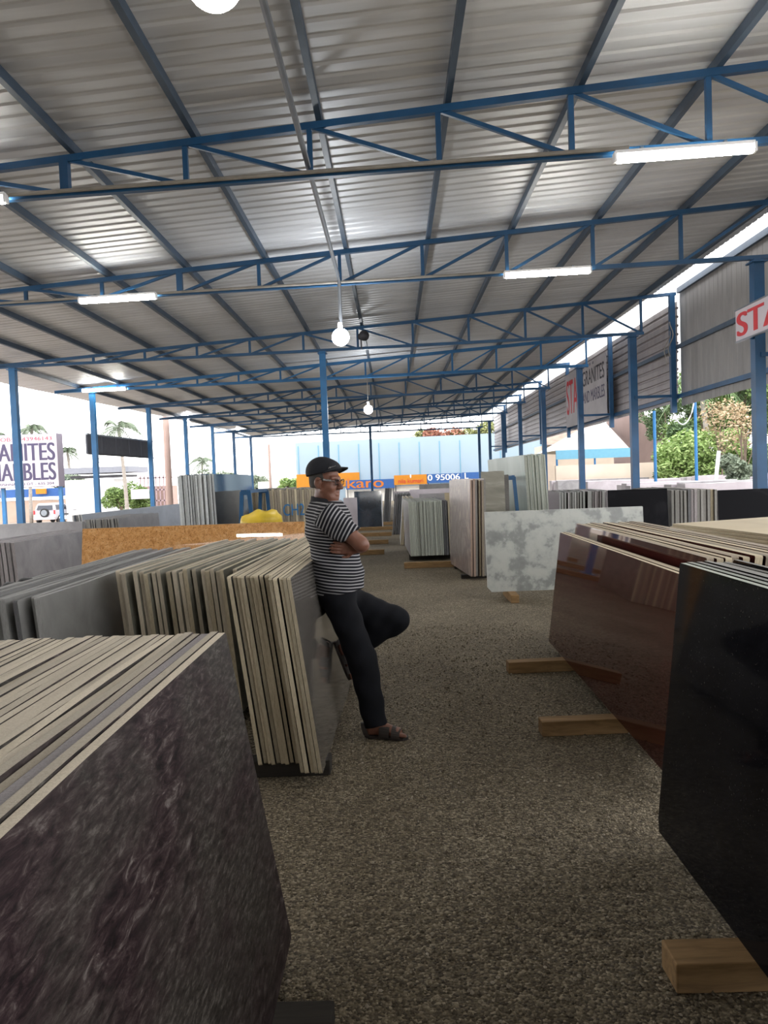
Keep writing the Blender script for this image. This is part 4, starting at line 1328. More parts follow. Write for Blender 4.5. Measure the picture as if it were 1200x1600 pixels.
# road side
palm(gp(197, 56), 56, -0.95, 7.0, 2.3, 'palm tree behind the slung dark board', 1, grp='palms across the road')
palm(gp(46, 62), 62, -0.95, 7.6, 1.9, 'palm tree rising behind the billboard', 2, grp='palms across the road')
palm(gp(4, 62), 62, -0.95, 7.0, 1.9, 'palm tree peeking over the billboard at the picture edge', 3, grp='palms across the road')
palm(gp(112, 76), 76, -0.95, 6.4, 2.0, 'low palm tree between the billboard and the second road post', 4, grp='palms across the road')
palm(gp(316, 85), 85, -0.95, 5.2, 2.2, 'distant hazy palm above the tall blue grey slabs', 5, grp='palms across the road')
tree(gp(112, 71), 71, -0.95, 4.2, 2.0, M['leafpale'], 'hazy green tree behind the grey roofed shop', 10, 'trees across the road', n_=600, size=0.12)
tree(gp(188, 58), 58, -0.95, 2.9, 1.5, M['leaf'], 'round green tree at the foot of the tall palm', 11, 'trees across the road', n_=600, size=0.11)
tree(gp(222, 60), 60, -0.95, 2.5, 1.2, M['leaf'], 'smaller green tree between the tall palm and scaffold', 12, 'trees across the road', n_=600, size=0.11)
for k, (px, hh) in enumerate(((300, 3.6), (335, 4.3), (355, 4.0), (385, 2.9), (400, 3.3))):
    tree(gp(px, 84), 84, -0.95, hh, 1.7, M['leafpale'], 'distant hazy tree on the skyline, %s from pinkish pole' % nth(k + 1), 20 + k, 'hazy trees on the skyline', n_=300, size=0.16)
tree(gp(450, 60), 60, 0, 2.0, 1.0, M['leaflight'], 'light green bush at the corner of the pale blue building', 30, None, n_=220, size=0.16, crown_lo=0.1)
# behind the far building
for k, (px, hh, rr, mk, lab) in enumerate(((655, 5.9, 1.9, 'leafolive', 'olive tree above the roof of the pale blue building'), (682, 6.1, 2.2, 'leafrust', 'rust red tree above the pale blue building'),
                                          (708, 6.0, 2.1, 'leafrust', 'second rust red tree beside the first above the building'), (730, 5.9, 1.7, 'leafolive', 'olive tree between rust red trees and far posts'), (755, 6.3, 2.0, 'leafolive', 'olive green tree behind the far end posts'))):
    tree(gp(px, 68), 68, 0, hh, rr, M[mk], lab, 40 + k, 'trees above the far building', n_=700, size=0.14)
# sheeted side yard
trees = [(1042, 55, 8.0, 1.7, 'leafdark', 'dark green tree right behind the boulder'), (1190, 46, 8.6, 2.6, 'leaf', 'tall green tree behind the nearest post and shrub'), (1142, 56, 9.5, 2.8, 'leafolive', 'tall olive tree at the back of the yard'),
         (1082, 50, 7.6, 2.0, 'leafdark', 'dark green tree beside the big boulder'), (1108, 40, 7.4, 2.2, 'leaf', 'green tree behind the thin blue yard poles'),
         (1060, 34, 3.9, 1.0, 'leafdark', 'dark drooping shrub beneath the rope'), (1080, 33, 2.9, 1.7, 'leaflight', 'bright green bush at the thin blue pole'),
         (1118, 33, 3.0, 1.5, 'leaflight', 'bright green bush before the tan tree'), (1125, 46, 8.2, 2.8, 'leaflight', 'light green tree high behind the tan tree'),
         (1165, 40, 7.7, 2.7, 'leafdark', 'dark green tree behind the nearest sheeted side post'), (1150, 27.2, 2.0, 0.9, 'leafpale', 'pale low shrub under the tan tree'),
         (1195, 34, 2.6, 1.6, 'leaf', 'green shrub at the picture edge behind the nearest post'), (1225, 38, 7.5, 2.6, 'leaf', 'green tree at the picture edge behind the nearest post'),
         (955, 78, 7.4, 1.8, 'leafdark', 'dark tree behind the white tent'), (1012, 40, 1.9, 1.0, 'leaflight', 'low light green bush at the foot of the boulder')]
for k, (px, yy, hh, rr, mk, lab) in enumerate(trees):
    tree(gp(px, yy), yy, 0, hh, rr, M[mk], lab, 60 + k, 'trees in the yard', n_=900, size=0.095, crown_lo=0.12 if hh < 5 else 0.3)
tree(gp(1165, 27), 27, 0, 3.9, 1.0, M['leafdry'], 'thin tan leaved tree leaning in the yard', 90, None, trunk=0.06, n_=90, size=0.07, lumps=7, crown_lo=0.45)
tree(gp(1128, 31.5), 31.5, 0, 4.6, 1.1, M['leafdry'], 'tan dry leaved tree beside the thin leaning one', 92, None, trunk=0.05, n_=100, size=0.075, lumps=7, crown_lo=0.4)
palm(gp(1110, 38), 38, 0, 5.6, 2.4, 'green palm among the yard trees', 91, 'palmleafdark', nf=16)

# boulder
c = at(996, 715, 62)
o = MB().ball((c.x, 62, 3.0), 1.0, 30, 20, (1.9, 2.2, 4.4)).build('boulder', M['rock'], smooth=True)
for v in o.data.vertices:
    v.co += Vector((mnoise.noise(v.co * 0.5) * 0.9, 0, mnoise.noise(v.co * 0.4 + Vector((9, 0, 0))) * 0.7))
    if v.co.z > 5: v.co.x -= (v.co.z - 5) * 0.25
tag(o, 'huge pinkish grey boulder rising between tent and trees', 'boulder', None, 'thing')

# thin blue yard poles with a rope between
for k, (px, yy, py_) in enumerate(((1022, 26.6, 642), (1086, 26.6, 628))):
    tpt = at(px, py_, yy)
    o = MB().tube([(tpt.x, yy, 0), (tpt.x, yy, tpt.z)], 0.055, 8).build('yard_pole', M['bluelight'])
    tag(o, ['thin bright blue pole in the yard before the boulder', 'thin bright blue pole in the yard holding the rope end'][k], 'pole', None, 'thing')
pts = []
pA, pB = at(1048, 640, 26.5), at(1084, 630, 26.5)
for j in range(13):
    f_ = j / 12
    p = pA.lerp(pB, f_)
    p.z -= 0.62 * (1 - (2 * f_ - 1.1) ** 2) if 0 < f_ < 1 else 0
    pts.append(p)
tag(MB().tube(pts, 0.02, 6).build('rope', M['white']), 'slack white rope hanging from the thin blue pole', 'rope', None, 'thing')
q = at(1118, 716, 27)
tag(MB().bar((q.x - 0.1, 27, 0.3), (q.x + 0.12, 27, q.z + 0.25), 0.12, 0.05).build('leaning_plank', M['white']), 'narrow pale plank leaning upright in the yard', 'plank', None, 'thing')

# tent and house beyond the posts
yT = 38
a, b2, ap = at(868, 704, yT), at(990, 698, yT), at(946, 660, yT)
root = empty('white_tent', ((a.x + b2.x) / 2, yT, 0), 'white gabled tent with sky blue valance beyond the posts', 'tent', None, 'thing')
mb = MB()
mb.prism([(a.x, yT, a.z), (b2.x, yT, b2.z - 0.3), (ap.x, yT, ap.z)], (0, 5, 0))
mb.build('canopy', M['tent'], root)
MB().prism([(a.x, yT - 0.1, a.z - 0.45), (b2.x, yT - 0.1, a.z - 0.45), (b2.x, yT - 0.1, a.z), (a.x, yT - 0.1, a.z)], (0, 0.06, 0)).build('valance', M['skyblue'], root)
for x in (a.x + 0.05, (a.x + b2.x) / 2, b2.x - 0.05):
    MB().tube([(x, yT, 0), (x, yT, a.z)], 0.05, 8).build('pole', M['bluelight'], root)
yH = 46
a, b2 = at(855, 695, yH), at(960, 690, yH)
root = empty('tiled_house', ((a.x + b2.x) / 2, yH, 0), 'low house with brown tiled roof behind the tent', 'house', None, 'thing')
MB().box(((a.x + b2.x) / 2, yH + 2.2, a.z / 2), (b2.x - a.x, 4, a.z)).build('walls', M['cream'], root)
MB().prism([(a.x - 0.3, yH - 0.3, a.z), (b2.x + 0.3, yH - 0.3, a.z), (b2.x - 0.4, yH + 2, a.z + 1.1), (a.x + 0.6, yH + 2, a.z + 1.1)], (0, 0.15, 0.1)).build('roof', M['tile'], root)
a, b2 = at(868, 745, 36), at(1030, 722, 36)
o = MB().box(((a.x + b2.x) / 2, 36, b2.z / 2), (b2.x - a.x, 0.25, b2.z)).build('rubble_barrier', M['pale' if 0 else 'cream'])
tag(o, 'pale low compound wall beyond the yard stacks', 'wall', None, 'thing')
q = at(1060, 728, 37)
o = MB().box((q.x + 3, 37, 0.75), (8, 0.25, 1.5)).build('garden_barrier', M['cream'])
tag(o, 'pale low garden wall under the bright green bushes', 'wall', None, 'thing')

# ------------------------------------------------------------------ across the road
def bx(px0, px1, py0, py1, yy, dep, mat_, name, parent=None, lab=None, cat=None, down=None):
    a, b2 = at(px0, py1, yy), at(px1, py0, yy)
    z0_ = a.z if down is None else down
    o = MB().box(((a.x + b2.x) / 2, yy + dep / 2, (z0_ + b2.z) / 2), (b2.x - a.x, dep, b2.z - z0_)).build(name, mat_, parent)
    if lab: tag(o, lab, cat, None, 'thing')
    return o


q = gp(145, 62)
root = empty('road_shop', (q, 62, -0.95), 'white walled roadside shop with grey roof beside the billboard', 'shop', None, 'thing')
bx(104, 177, 748, 800, 62, 4, M['white'], 'walls', root, down=-0.95)
bx(98, 200, 728, 741, 61.4, 5, M['greybuilding'], 'roof', root)
bx(110, 195, 741, 748, 61.9, 3, M['darkgrey'], 'painted_eave_shade', root)  # dark box painting in the shade under the shop roof
bx(110, 142, 773, 791, 60, 0.1, M['signpanel'], 'sign_board', root)
root = empty('blue_roof_shop', (gp(45, 66), 66, -0.95), 'low peach shop with blue roof behind the white car', 'shop', None, 'thing')
bx(-60, 108, 780, 820, 66, 3, M['peach'], 'walls', root, down=-0.95)
bx(-60, 96, 762, 781, 65.6, 4, M['bannerblue'], 'roof', root)
bx(56, 71, 763, 772, 65.2, 0.2, M['yellow'], 'sign_board', root)
o = bx(205, 232, 764, 780, 56, 0.15, M['signpanel'], 'roadside_board', None, 'white roadside board beneath the tall palm', 'board')
# scaffold-like building frame
root = empty('building_frame', (gp(243, 70), 70, -0.95), 'unfinished building frame of faded uprights near the pinkish pole', 'building', None, 'thing')
for k in range(8):
    x = gp(220 + 6 * k, 70)
    MB().box((x, 70, 0.9), (0.1, 0.1, 3.7)).build('upright', M['scaffold'], root)
for z in (0.4, 1.4, 2.5):
    MB().box((gp(243, 70), 70, z), (3.2, 0.1, 0.12)).build('ledger', M['scaffold'], root)
MB().box((gp(243, 70), 71.5, 0.4), (2.6, 2, 2.7)).build('core', M['concrete'], root)
# poles
q0, q1 = at(266, 800, 36), at(270, 655, 36)
o = MB().tube([(q0.x, 36, -0.4), (q0.x, 36, 8.0)], [0.17, 0.13], 12).build('utility_pole', M['concrete'])
tag(o, 'pinkish concrete utility pole beyond the road side posts', 'pole', None, 'thing')
q0, q1 = at(423, 770, 60), at(420, 694, 60)
o = MB().tube([(q0.x, 60, -0.4), (q1.x, 60, q1.z)], [0.13, 0.09], 8).build('utility_pole', M['concrete'])
tag(o, 'distant thin utility pole left of the pale blue building', 'pole', None, 'thing')
o = bx(404, 432, 752, 775, 70, 2, M['white'], 'small_white_house', None, 'small white house in the distance past the far pole', 'house', -0.02)
o = bx(432, 448, 757, 775, 72, 2, M['white'], 'small_white_house', None, 'smaller white house beside the light green bush', 'house', -0.02)

# white car with a spare wheel on the back
cz = -0.95
cx0 = gp(67, 60)
cy = 60.0
root = empty('car', (cx0, cy, cz), 'white off-road car with spare wheel, parked by the billboard', 'car', None, 'thing')


def ring(zv, w_, l0, l1, r_=0.25):
    return [(cx0 - w_ / 2, cy + l0, cz + zv), (cx0 + w_ / 2, cy + l0, cz + zv), (cx0 + w_ / 2, cy + l1, cz + zv), (cx0 - w_ / 2, cy + l1, cz + zv)]


mb = MB()
lev = [ring(0.32, 1.62, 0.05, 4.0), ring(0.55, 1.74, 0.0, 4.1), ring(0.95, 1.72, 0.03, 4.0), ring(1.05, 1.68, 0.06, 3.9)]
vs = sum(lev, [])
fs = [(0, 3, 2, 1), (12, 13, 14, 15)] + [(i * 4 + j, i * 4 + (j + 1) % 4, (i + 1) * 4 + (j + 1) % 4, (i + 1) * 4 + j) for i in range(3) for j in range(4)]
mb.add(vs, fs)
o = mb.build('body_shell', M['carpaint'], root)
bv = o.modifiers.new('round', 'BEVEL'); bv.width = 0.08; bv.segments = 3
mb = MB()
lev = [ring(1.04, 1.64, 0.08, 2.9), ring(1.5, 1.42, 0.25, 2.3), ring(1.62, 1.30, 0.36, 2.1)]
mb.add(sum(lev, []), [(0, 3, 2, 1), (8, 9, 10, 11)] + [(i * 4 + j, i * 4 + (j + 1) % 4, (i + 1) * 4 + (j + 1) % 4, (i + 1) * 4 + j) for i in range(2) for j in range(4)])
o = mb.build('cabin', M['carpaint'], root)
bv = o.modifiers.new('round', 'BEVEL'); bv.width = 0.06; bv.segments = 3
MB().prism([(cx0 - 0.64, cy + 0.05, cz + 1.12), (cx0 + 0.64, cy + 0.05, cz + 1.12), (cx0 + 0.56, cy + 0.2, cz + 1.47), (cx0 - 0.56, cy + 0.2, cz + 1.47)], (0, 0.03, 0)).build('rear_window', M['carglass'], root)
MB().prism([(cx0 + 0.79, cy + 0.35, cz + 1.1), (cx0 + 0.79, cy + 2.6, cz + 1.1), (cx0 + 0.70, cy + 2.1, cz + 1.48), (cx0 + 0.70, cy + 0.45, cz + 1.48)], (0.03, 0, 0)).build('side_window', M['carglass'], root)
sw = MB().tube([(cx0 + 0.05, cy - 0.17, cz + 0.88), (cx0 + 0.05, cy + 0.01, cz + 0.88)], 0.34, 20).build('spare_wheel', M['tyre'], root)
MB().tube([(cx0 + 0.05, cy - 0.19, cz + 0.88), (cx0 + 0.05, cy - 0.16, cz + 0.88)], 0.24, 18).build('wheel_cover', M['steel'], sw)
for s_ in (-1, 1):
    MB().box((cx0 + s_ * 0.80, cy + 0.0, cz + 0.92), (0.12, 0.06, 0.30)).build('tail_lamp', M['tail'], root)
    for yy in (0.75, 3.2):
        MB().tube([(cx0 + s_ * 0.70, cy + yy, cz + 0.33), (cx0 + s_ * 0.88, cy + yy, cz + 0.33)], 0.33, 18).build('wheel', M['tyre'], root)
MB().box((cx0, cy - 0.03, cz + 0.45), (1.66, 0.16, 0.2)).build('bumper', M['carpaint'], root)
MB().box((cx0 - 0.4, cy - 0.02, cz + 0.72), (0.0 + 0.4, 0.02, 0.12)).build('number_plate', M['white'], root)

# motor scooter beside the car
sx0, sy0 = gp(106, 58), 58.0
root = empty('motor_scooter', (sx0, sy0, cz), 'parked scooter with pale front beside the billboard leg', 'scooter', None, 'thing')
for dx in (-0.6, 0.6):
    MB().tube([(sx0 + dx, sy0 - 0.06, cz + 0.27), (sx0 + dx, sy0 + 0.06, cz + 0.27)], 0.27, 16).build('wheel', M['tyre'], root)
MB().prism([(sx0 - 0.75, sy0 - 0.12, cz + 0.5), (sx0 + 0.2, sy0 - 0.12, cz + 0.35), (sx0 + 0.5, sy0 - 0.12, cz + 0.5), (sx0 + 0.45, sy0 - 0.12, cz + 1.0), (sx0 + 0.1, sy0 - 0.12, cz + 0.55), (sx0 - 0.65, sy0 - 0.12, cz + 0.75)], (0, 0.24, 0)).build('body', M['tent'], root)
MB().box((sx0 - 0.4, sy0, cz + 0.8), (0.6, 0.22, 0.1)).build('seat', M['rubber'], root)
MB().bar((sx0 + 0.42, sy0 - 0.3, cz + 1.08), (sx0 + 0.42, sy0 + 0.3, cz + 1.08), 0.04, 0.04).build('handlebar', M['darkgrey'], root)

# ------------------------------------------------------------------ the man leaning on the slab stack
class Field:
    """signed distance field on a rectilinear grid, blended from rounded cones and ellipsoids"""

    def __init__(s, xs, ys, zs):
        s.xs, s.ys, s.zs = xs, ys, zs
        s.F = np.full((len(xs), len(ys), len(zs)), 0.5, np.float32)

    def sub(s, lo, hi, m_):
        ix = slice(np.searchsorted(s.xs, lo[0] - m_), np.searchsorted(s.xs, hi[0] + m_) + 1)
        iy = slice(np.searchsorted(s.ys, lo[1] - m_), np.searchsorted(s.ys, hi[1] + m_) + 1)
        iz = slice(np.searchsorted(s.zs, lo[2] - m_), np.searchsorted(s.zs, hi[2] + m_) + 1)
        return (ix, iy, iz), s.xs[ix][:, None, None], s.ys[iy][None, :, None], s.zs[iz][None, None, :]

    def blend(s, idx, d, k, op='u'):
        A = s.F[idx]
        d = d.astype(np.float32)
        if op == 'u':
            h = np.maximum(k - np.abs(A - d), 0) / max(k, 1e-6)
            s.F[idx] = np.minimum(A, d) - h * h * k * 0.25
        else:
            d = -d
            h = np.maximum(k - np.abs(A - d), 0) / max(k, 1e-6)
            s.F[idx] = np.maximum(A, d) + h * h * k * 0.25

    def cone(s, a, b_, ra, rb, k=0.02, op='u', sq=None):
        a, b_ = np.array(a, float), np.array(b_, float)
        rm = max(ra, rb)
        idx, X, Y, Z = s.sub(np.minimum(a, b_) - rm, np.maximum(a, b_) + rm, k + 0.03)
        d = b_ - a
        L2 = d @ d + 1e-12
        t_ = np.clip(((X - a[0]) * d[0] + (Y - a[1]) * d[1] + (Z - a[2]) * d[2]) / L2, 0, 1)
        dist = np.sqrt((X - a[0] - t_ * d[0]) ** 2 + (Y - a[1] - t_ * d[1]) ** 2 + (Z - a[2] - t_ * d[2]) ** 2) - (ra + (rb - ra) * t_)
        s.blend(idx, dist, k, op)

    def ell(s, c, r_, R=None, k=0.02, op='u'):
        c, r_ = np.array(c, float), np.array(r_, float)
        R = np.eye(3) if R is None else np.array(R, float)   # rows: local axes in world
        rm = r_.max()
        idx, X, Y, Z = s.sub(c - rm, c + rm, k + 0.03)
        P = [(X - c[0]) * R[i, 0] + (Y - c[1]) * R[i, 1] + (Z - c[2]) * R[i, 2] for i in range(3)]
        k0 = np.sqrt(sum((P[i] / r_[i]) ** 2 for i in range(3)))
        k1 = np.sqrt(sum((P[i] / r_[i] ** 2) ** 2 for i in range(3))) + 1e-9
        s.blend(idx, k0 * (k0 - 1) / k1, k, op)

    def plane(s, p, n_):
        """keep only the side the normal points away from"""
        n_ = np.array(n_, float)
        n_ /= np.linalg.norm(n_)
        d = (s.xs[:, None, None] - p[0]) * n_[0] + (s.ys[None, :, None] - p[1]) * n_[1] + (s.zs[None, None, :] - p[2]) * n_[2]
        s.F = np.maximum(s.F, d.astype(np.float32))

    def mesh(s):
        F = s.F
        nx_, ny_, nz_ = F.shape
        neg = F < 0
        acc = np.zeros((nx_ - 1, ny_ - 1, nz_ - 1, 3), np.float32)
        cnt = np.zeros((nx_ - 1, ny_ - 1, nz_ - 1), np.float32)
        G = [s.xs, s.ys, s.zs]
        cross = []
        for ax in range(3):
            sl0 = [slice(None)] * 3
            sl1 = [slice(None)] * 3
            sl0[ax], sl1[ax] = slice(0, -1), slice(1, None)
            A, B = F[tuple(sl0)], F[tuple(sl1)]
            cr = neg[tuple(sl0)] != neg[tuple(sl1)]
            I = np.argwhere(cr)
            a, b_ = A[cr], B[cr]
            t_ = a / (a - b_)
            P = np.stack([G[q][I[:, q]] for q in range(3)], 1)
            P[:, ax] += t_ * (G[ax][I[:, ax] + 1] - G[ax][I[:, ax]])
            o1, o2 = [q for q in range(3) if q != ax]
            for d1 in (0, -1):
                for d2 in (0, -1):
                    J = I.copy()
                    J[:, o1] += d1
                    J[:, o2] += d2
                    ok = (J >= 0).all(1) & (J[:, 0] < nx_ - 1) & (J[:, 1] < ny_ - 1) & (J[:, 2] < nz_ - 1)
                    J = J[ok]
                    np.add.at(acc, (J[:, 0], J[:, 1], J[:, 2]), P[ok])
                    np.add.at(cnt, (J[:, 0], J[:, 1], J[:, 2]), 1)
            cross.append((I, neg[tuple(sl0)][cr]))
        cells = cnt > 0
        ids = np.full(cells.shape, -1, np.int64)
        ids[cells] = np.arange(cells.sum())
        V = acc[cells] / cnt[cells][:, None]
        faces = []
        for ax in range(3):
            I, ng = cross[ax]
            o1, o2 = (ax + 1) % 3, (ax + 2) % 3
            ok = (I[:, o1] > 0) & (I[:, o2] > 0) & (I[:, o1] < F.shape[o1] - 1) & (I[:, o2] < F.shape[o2] - 1)
            I, ng = I[ok], ng[ok]
            q = []
            for d1, d2 in ((-1, -1), (0, -1), (0, 0), (-1, 0)):
                J = I.copy()
                J[:, o1] += d1
                J[:, o2] += d2
                q.append(ids[J[:, 0], J[:, 1], J[:, 2]])
            Q = np.stack(q, 1)
            Q[~ng] = Q[~ng][:, ::-1]
            faces.append(Q)
        return V.astype(float), np.concatenate(faces).tolist()


def lines(*segs):
    """grid lines: (start, stop, step) runs joined end to end"""
    out = []
    for a, b_, st in segs:
        out.append(np.arange(a, b_ - st * 0.25, st))
    return np.concatenate(out + [[segs[-1][1]]])


def V3(px, py_, y): return np.array(at(px, py_, y))


# joints, laid out where the man stands
hipR, kneeR, ankR = V3(527, 930, 4.66), V3(567, 1034, 4.62), V3(587, 1128, 4.56)
hipL, kneeL, ankL = V3(527, 934, 4.85), V3(619, 968, 4.90), V3(547, 1010, 4.93)
shR, elR, wrR = V3(513, 808, 4.55), V3(564, 850, 4.53), V3(553, 838, 4.76)
shL, elL, wrL = V3(517, 805, 4.95), V3(566, 852, 4.95), V3(557, 857, 4.60)
chest, belly, pelv = V3(515, 826, 4.75), V3(523, 888, 4.75), V3(521, 926, 4.755)
neck0, neck1 = V3(507, 793, 4.75), V3(507, 766, 4.735)
hc = V3(508, 752, 4.725)
yaw = math.radians(-27)
hf = np.array([math.cos(yaw) * 0.995, math.sin(yaw) * 0.995, -0.09]); hf /= np.linalg.norm(hf)
hl = np.cross([0, 0, 1], hf); hl /= np.linalg.norm(hl)
hu = np.cross(hf, hl)
HR = np.stack([hf, hl, hu])
HS = 0.97


def hp(f_, l_, u_): return hc + HS * (hf * f_ + hl * l_ + hu * u_)


man = empty('person', (float(ankR[0]), 4.6, 0), 'man in cap and striped polo shirt leaning on slabs, arms folded, one foot raised', 'person', None, 'thing')

zs = lines((-0.01, 0.15, 0.006), (0.15, 1.08, 0.009), (1.08, 1.36, 0.005), (1.36, 1.72, 0.0042))
B = Field(lines((-0.66, -0.22, 0.0048), (-0.22, 0.17, 0.006)), lines((4.38, 5.12, 0.0055)), zs)
# trunk
B.ell(chest, (0.135, 0.19, 0.18), k=0.05)
B.ell(belly + [0.012, 0, 0], (0.150, 0.185, 0.15), k=0.06)
B.ell(pelv + [0.02, 0, 0], (0.115, 0.172, 0.12), k=0.06)
B.cone(shR + [-0.0, 0.03, 0.0], shL + [0, -0.03, 0.0], 0.068, 0.068, k=0.06)
B.cone(neck0 + [-0.02, 0, -0.03], neck1, 0.066, 0.055, k=0.04)
# legs
B.cone(hipR, kneeR, 0.088, 0.058, k=0.05)
B.cone(kneeR, kneeR * 0.6 + ankR * 0.4 + [-0.012, 0, 0], 0.057, 0.055, k=0.02)
B.cone(kneeR * 0.6 + ankR * 0.4 + [-0.012, 0, 0], ankR, 0.055, 0.036, k=0.02)
B.cone(hipL, kneeL, 0.088, 0.060, k=0.05)
B.cone(kneeL, kneeL * 0.6 + ankL * 0.4, 0.057, 0.055, k=0.02)
B.cone(kneeL * 0.6 + ankL * 0.4, ankL, 0.055, 0.036, k=0.02)


def foot(B, ank, fwd, dn, side):
    """heel, instep and five toes. fwd: toe direction, dn: sole direction"""
    fwd, dn = np.array(fwd, float), np.array(dn, float)
    fwd /= np.linalg.norm(fwd)
    dn = dn - fwd * (dn @ fwd)
    dn /= np.linalg.norm(dn)
    sd = np.cross(fwd, dn)
    heel = ank - fwd * 0.035 + dn * 0.048
    ball = ank + fwd * 0.135 + dn * 0.052
    B.cone(ank, heel, 0.036, 0.028, k=0.02)
    B.cone(ank + dn * 0.01, ball, 0.034, 0.022, k=0.025)
    B.cone(heel, ball + sd * 0.02, 0.026, 0.022, k=0.02)
    B.cone(heel, ball - sd * 0.02, 0.026, 0.020, k=0.02)
    for j in range(5):
        o_ = (j - 2) * 0.0165 * side
        base = ball + sd * o_ - fwd * (0.004 * j) + dn * 0.004
        tip = base + fwd * (0.052 - 0.007 * j) + dn * 0.006
        B.cone(base, tip, 0.011 if j else 0.014, 0.008 if j else 0.011, k=0.004)
    return heel, ball, sd, fwd, dn


ftR = foot(B, ankR, (0.97, -0.22, -0.03), (0, 0, -1), 1)
fw = V3(548, 1070, 4.93) - V3(521, 1006, 4.93)
ftL = foot(B, ankL, (fw[0], -0.02, fw[2]), (-1, 0, -0.5), 1)

# arms
B.cone(shR, elR, 0.056, 0.043, k=0.03)
B.cone(elR, elR * 0.6 + wrR * 0.4, 0.044, 0.041, k=0.015)
B.cone(elR * 0.6 + wrR * 0.4, wrR, 0.041, 0.028, k=0.015)
B.cone(shL, elL, 0.056, 0.043, k=0.03)
B.cone(elL, elL * 0.6 + wrL * 0.4, 0.044, 0.040, k=0.015)
B.cone(elL * 0.6 + wrL * 0.4, wrL, 0.040, 0.028, k=0.015)


def hand(B, wr, fwd, pal, thumb_side, curl):
    """palm, thumb from its side and four bent fingers. pal: the way the palm faces"""
    fwd, pal = np.array(fwd, float), np.array(pal, float)
    fwd /= np.linalg.norm(fwd)
    pal = pal - fwd * (pal @ fwd)
    pal /= np.linalg.norm(pal)
    sd = np.cross(fwd, pal) * thumb_side
    kn = wr + fwd * 0.085
    for o_ in (-0.028, -0.009, 0.010, 0.028):
        B.cone(wr + fwd * 0.012 + sd * o_ * 0.5, kn + sd * o_, 0.019, 0.0125, k=0.012)
    for j, (o_, ln) in enumerate(((0.030, 0.072), (0.010, 0.080), (-0.010, 0.075), (-0.029, 0.060))):
        a = kn + sd * o_
        d1 = fwd * math.cos(curl[0]) + pal * math.sin(curl[0])
        d2 = fwd * math.cos(curl[0] + curl[1]) + pal * math.sin(curl[0] + curl[1])
        d3 = fwd * math.cos(curl[0] + curl[1] * 1.7) + pal * math.sin(curl[0] + curl[1] * 1.7)
        p1 = a + d1 * ln * 0.47
        p2 = p1 + d2 * ln * 0.31
        p3 = p2 + d3 * ln * 0.22
        B.cone(a, p1, 0.0098, 0.0092, k=0.004)
        B.cone(p1, p2, 0.0092, 0.0084, k=0.003)
        B.cone(p2, p3, 0.0084, 0.0070, k=0.003)
    t0 = wr + fwd * 0.025 + sd * 0.024
    t1 = t0 + (sd * 0.75 + fwd * 0.6 + pal * 0.15) * 0.038
    t2 = t1 + (sd * 0.25 + fwd * 0.95 + pal * 0.2) * 0.030
    B.cone(t0, t1, 0.014, 0.011, k=0.008)
    B.cone(t1, t2, 0.011, 0.0085, k=0.003)


# left hand comes round under the near upper arm; right hand rests over the far upper arm
hdL = V3(524, 856, 4.545) - wrL
hand(B, wrL, hdL, (0.25, 0.95, 0.1), 1, (0.15, 0.25))
hdR = V3(541, 836, 4.92) - wrR
hand(B, wrR, hdR, (-0.6, 0.3, -0.6), -1, (0.35, 0.6))

# head
ER = HR
def he(f_, l_, u_, r_, k=0.015, op='u', R=None): B.ell(hp(f_, l_, u_), np.array(r_) * HS, ER if R is None else R, k, op)
def hcone(a, b_, ra, rb, k=0.012, op='u'): B.cone(hp(*a), hp(*b_), ra * HS, rb * HS, k, op)


he(-0.012, 0, 0.035, (0.098, 0.077, 0.092), 0.02)
he(0.035, 0, -0.035, (0.062, 0.058, 0.078), 0.03)
he(0.040, 0, -0.082, (0.050, 0.048, 0.040), 0.03)
he(0.078, 0, -0.104, (0.020, 0.024, 0.018), 0.025)
for s_ in (-1, 1):
    he(0.058, 0.042 * s_, -0.030, (0.030, 0.026, 0.032), 0.025)
    hcone((0.090, 0.012 * s_, 0.026), (0.076, 0.046 * s_, 0.024), 0.011, 0.009, 0.014)
    he(0.098, 0.031 * s_, 0.004, (0.017, 0.018, 0.013), 0.012, 'd')
    he(0.077, 0.031 * s_, 0.004, (0.0135, 0.0145, 0.0125), 0.004)
    he(0.104, 0.013 * s_, -0.036, (0.012, 0.010, 0.010), 0.008)
    hcone((0.020, 0.050 * s_, -0.055), (0.062, 0.032 * s_, -0.094), 0.020, 0.018, 0.025)
    # ear with its hollow
    he(-0.004, 0.080 * s_, -0.008, (0.026, 0.012, 0.034), 0.008)
    he(0.004, 0.090 * s_, -0.008, (0.013, 0.008, 0.018), 0.006, 'd')
    he(0.004, 0.079 * s_, -0.036, (0.010, 0.009, 0.011), 0.008)
hcone((0.090, 0, 0.012), (0.121, 0, -0.030), 0.0095, 0.0145, 0.014)
hcone((0.086, -0.021, -0.066), (0.086, 0.021, -0.066), 0.008, 0.008, 0.008)
hcone((0.097, -0.010, -0.063), (0.097, 0.010, -0.063), 0.0085, 0.0085, 0.008)
hcone((0.094, -0.012, -0.077), (0.094, 0.012, -0.077), 0.0095, 0.0095, 0.008)
hcone((0.104, -0.022, -0.0700), (0.104, 0.022, -0.0700), 0.0032, 0.0032, 0.004, 'd')
V, Fc = B.mesh()
body = link_mesh('body', V, Fc, M['skin'], parent=man, smooth=True)

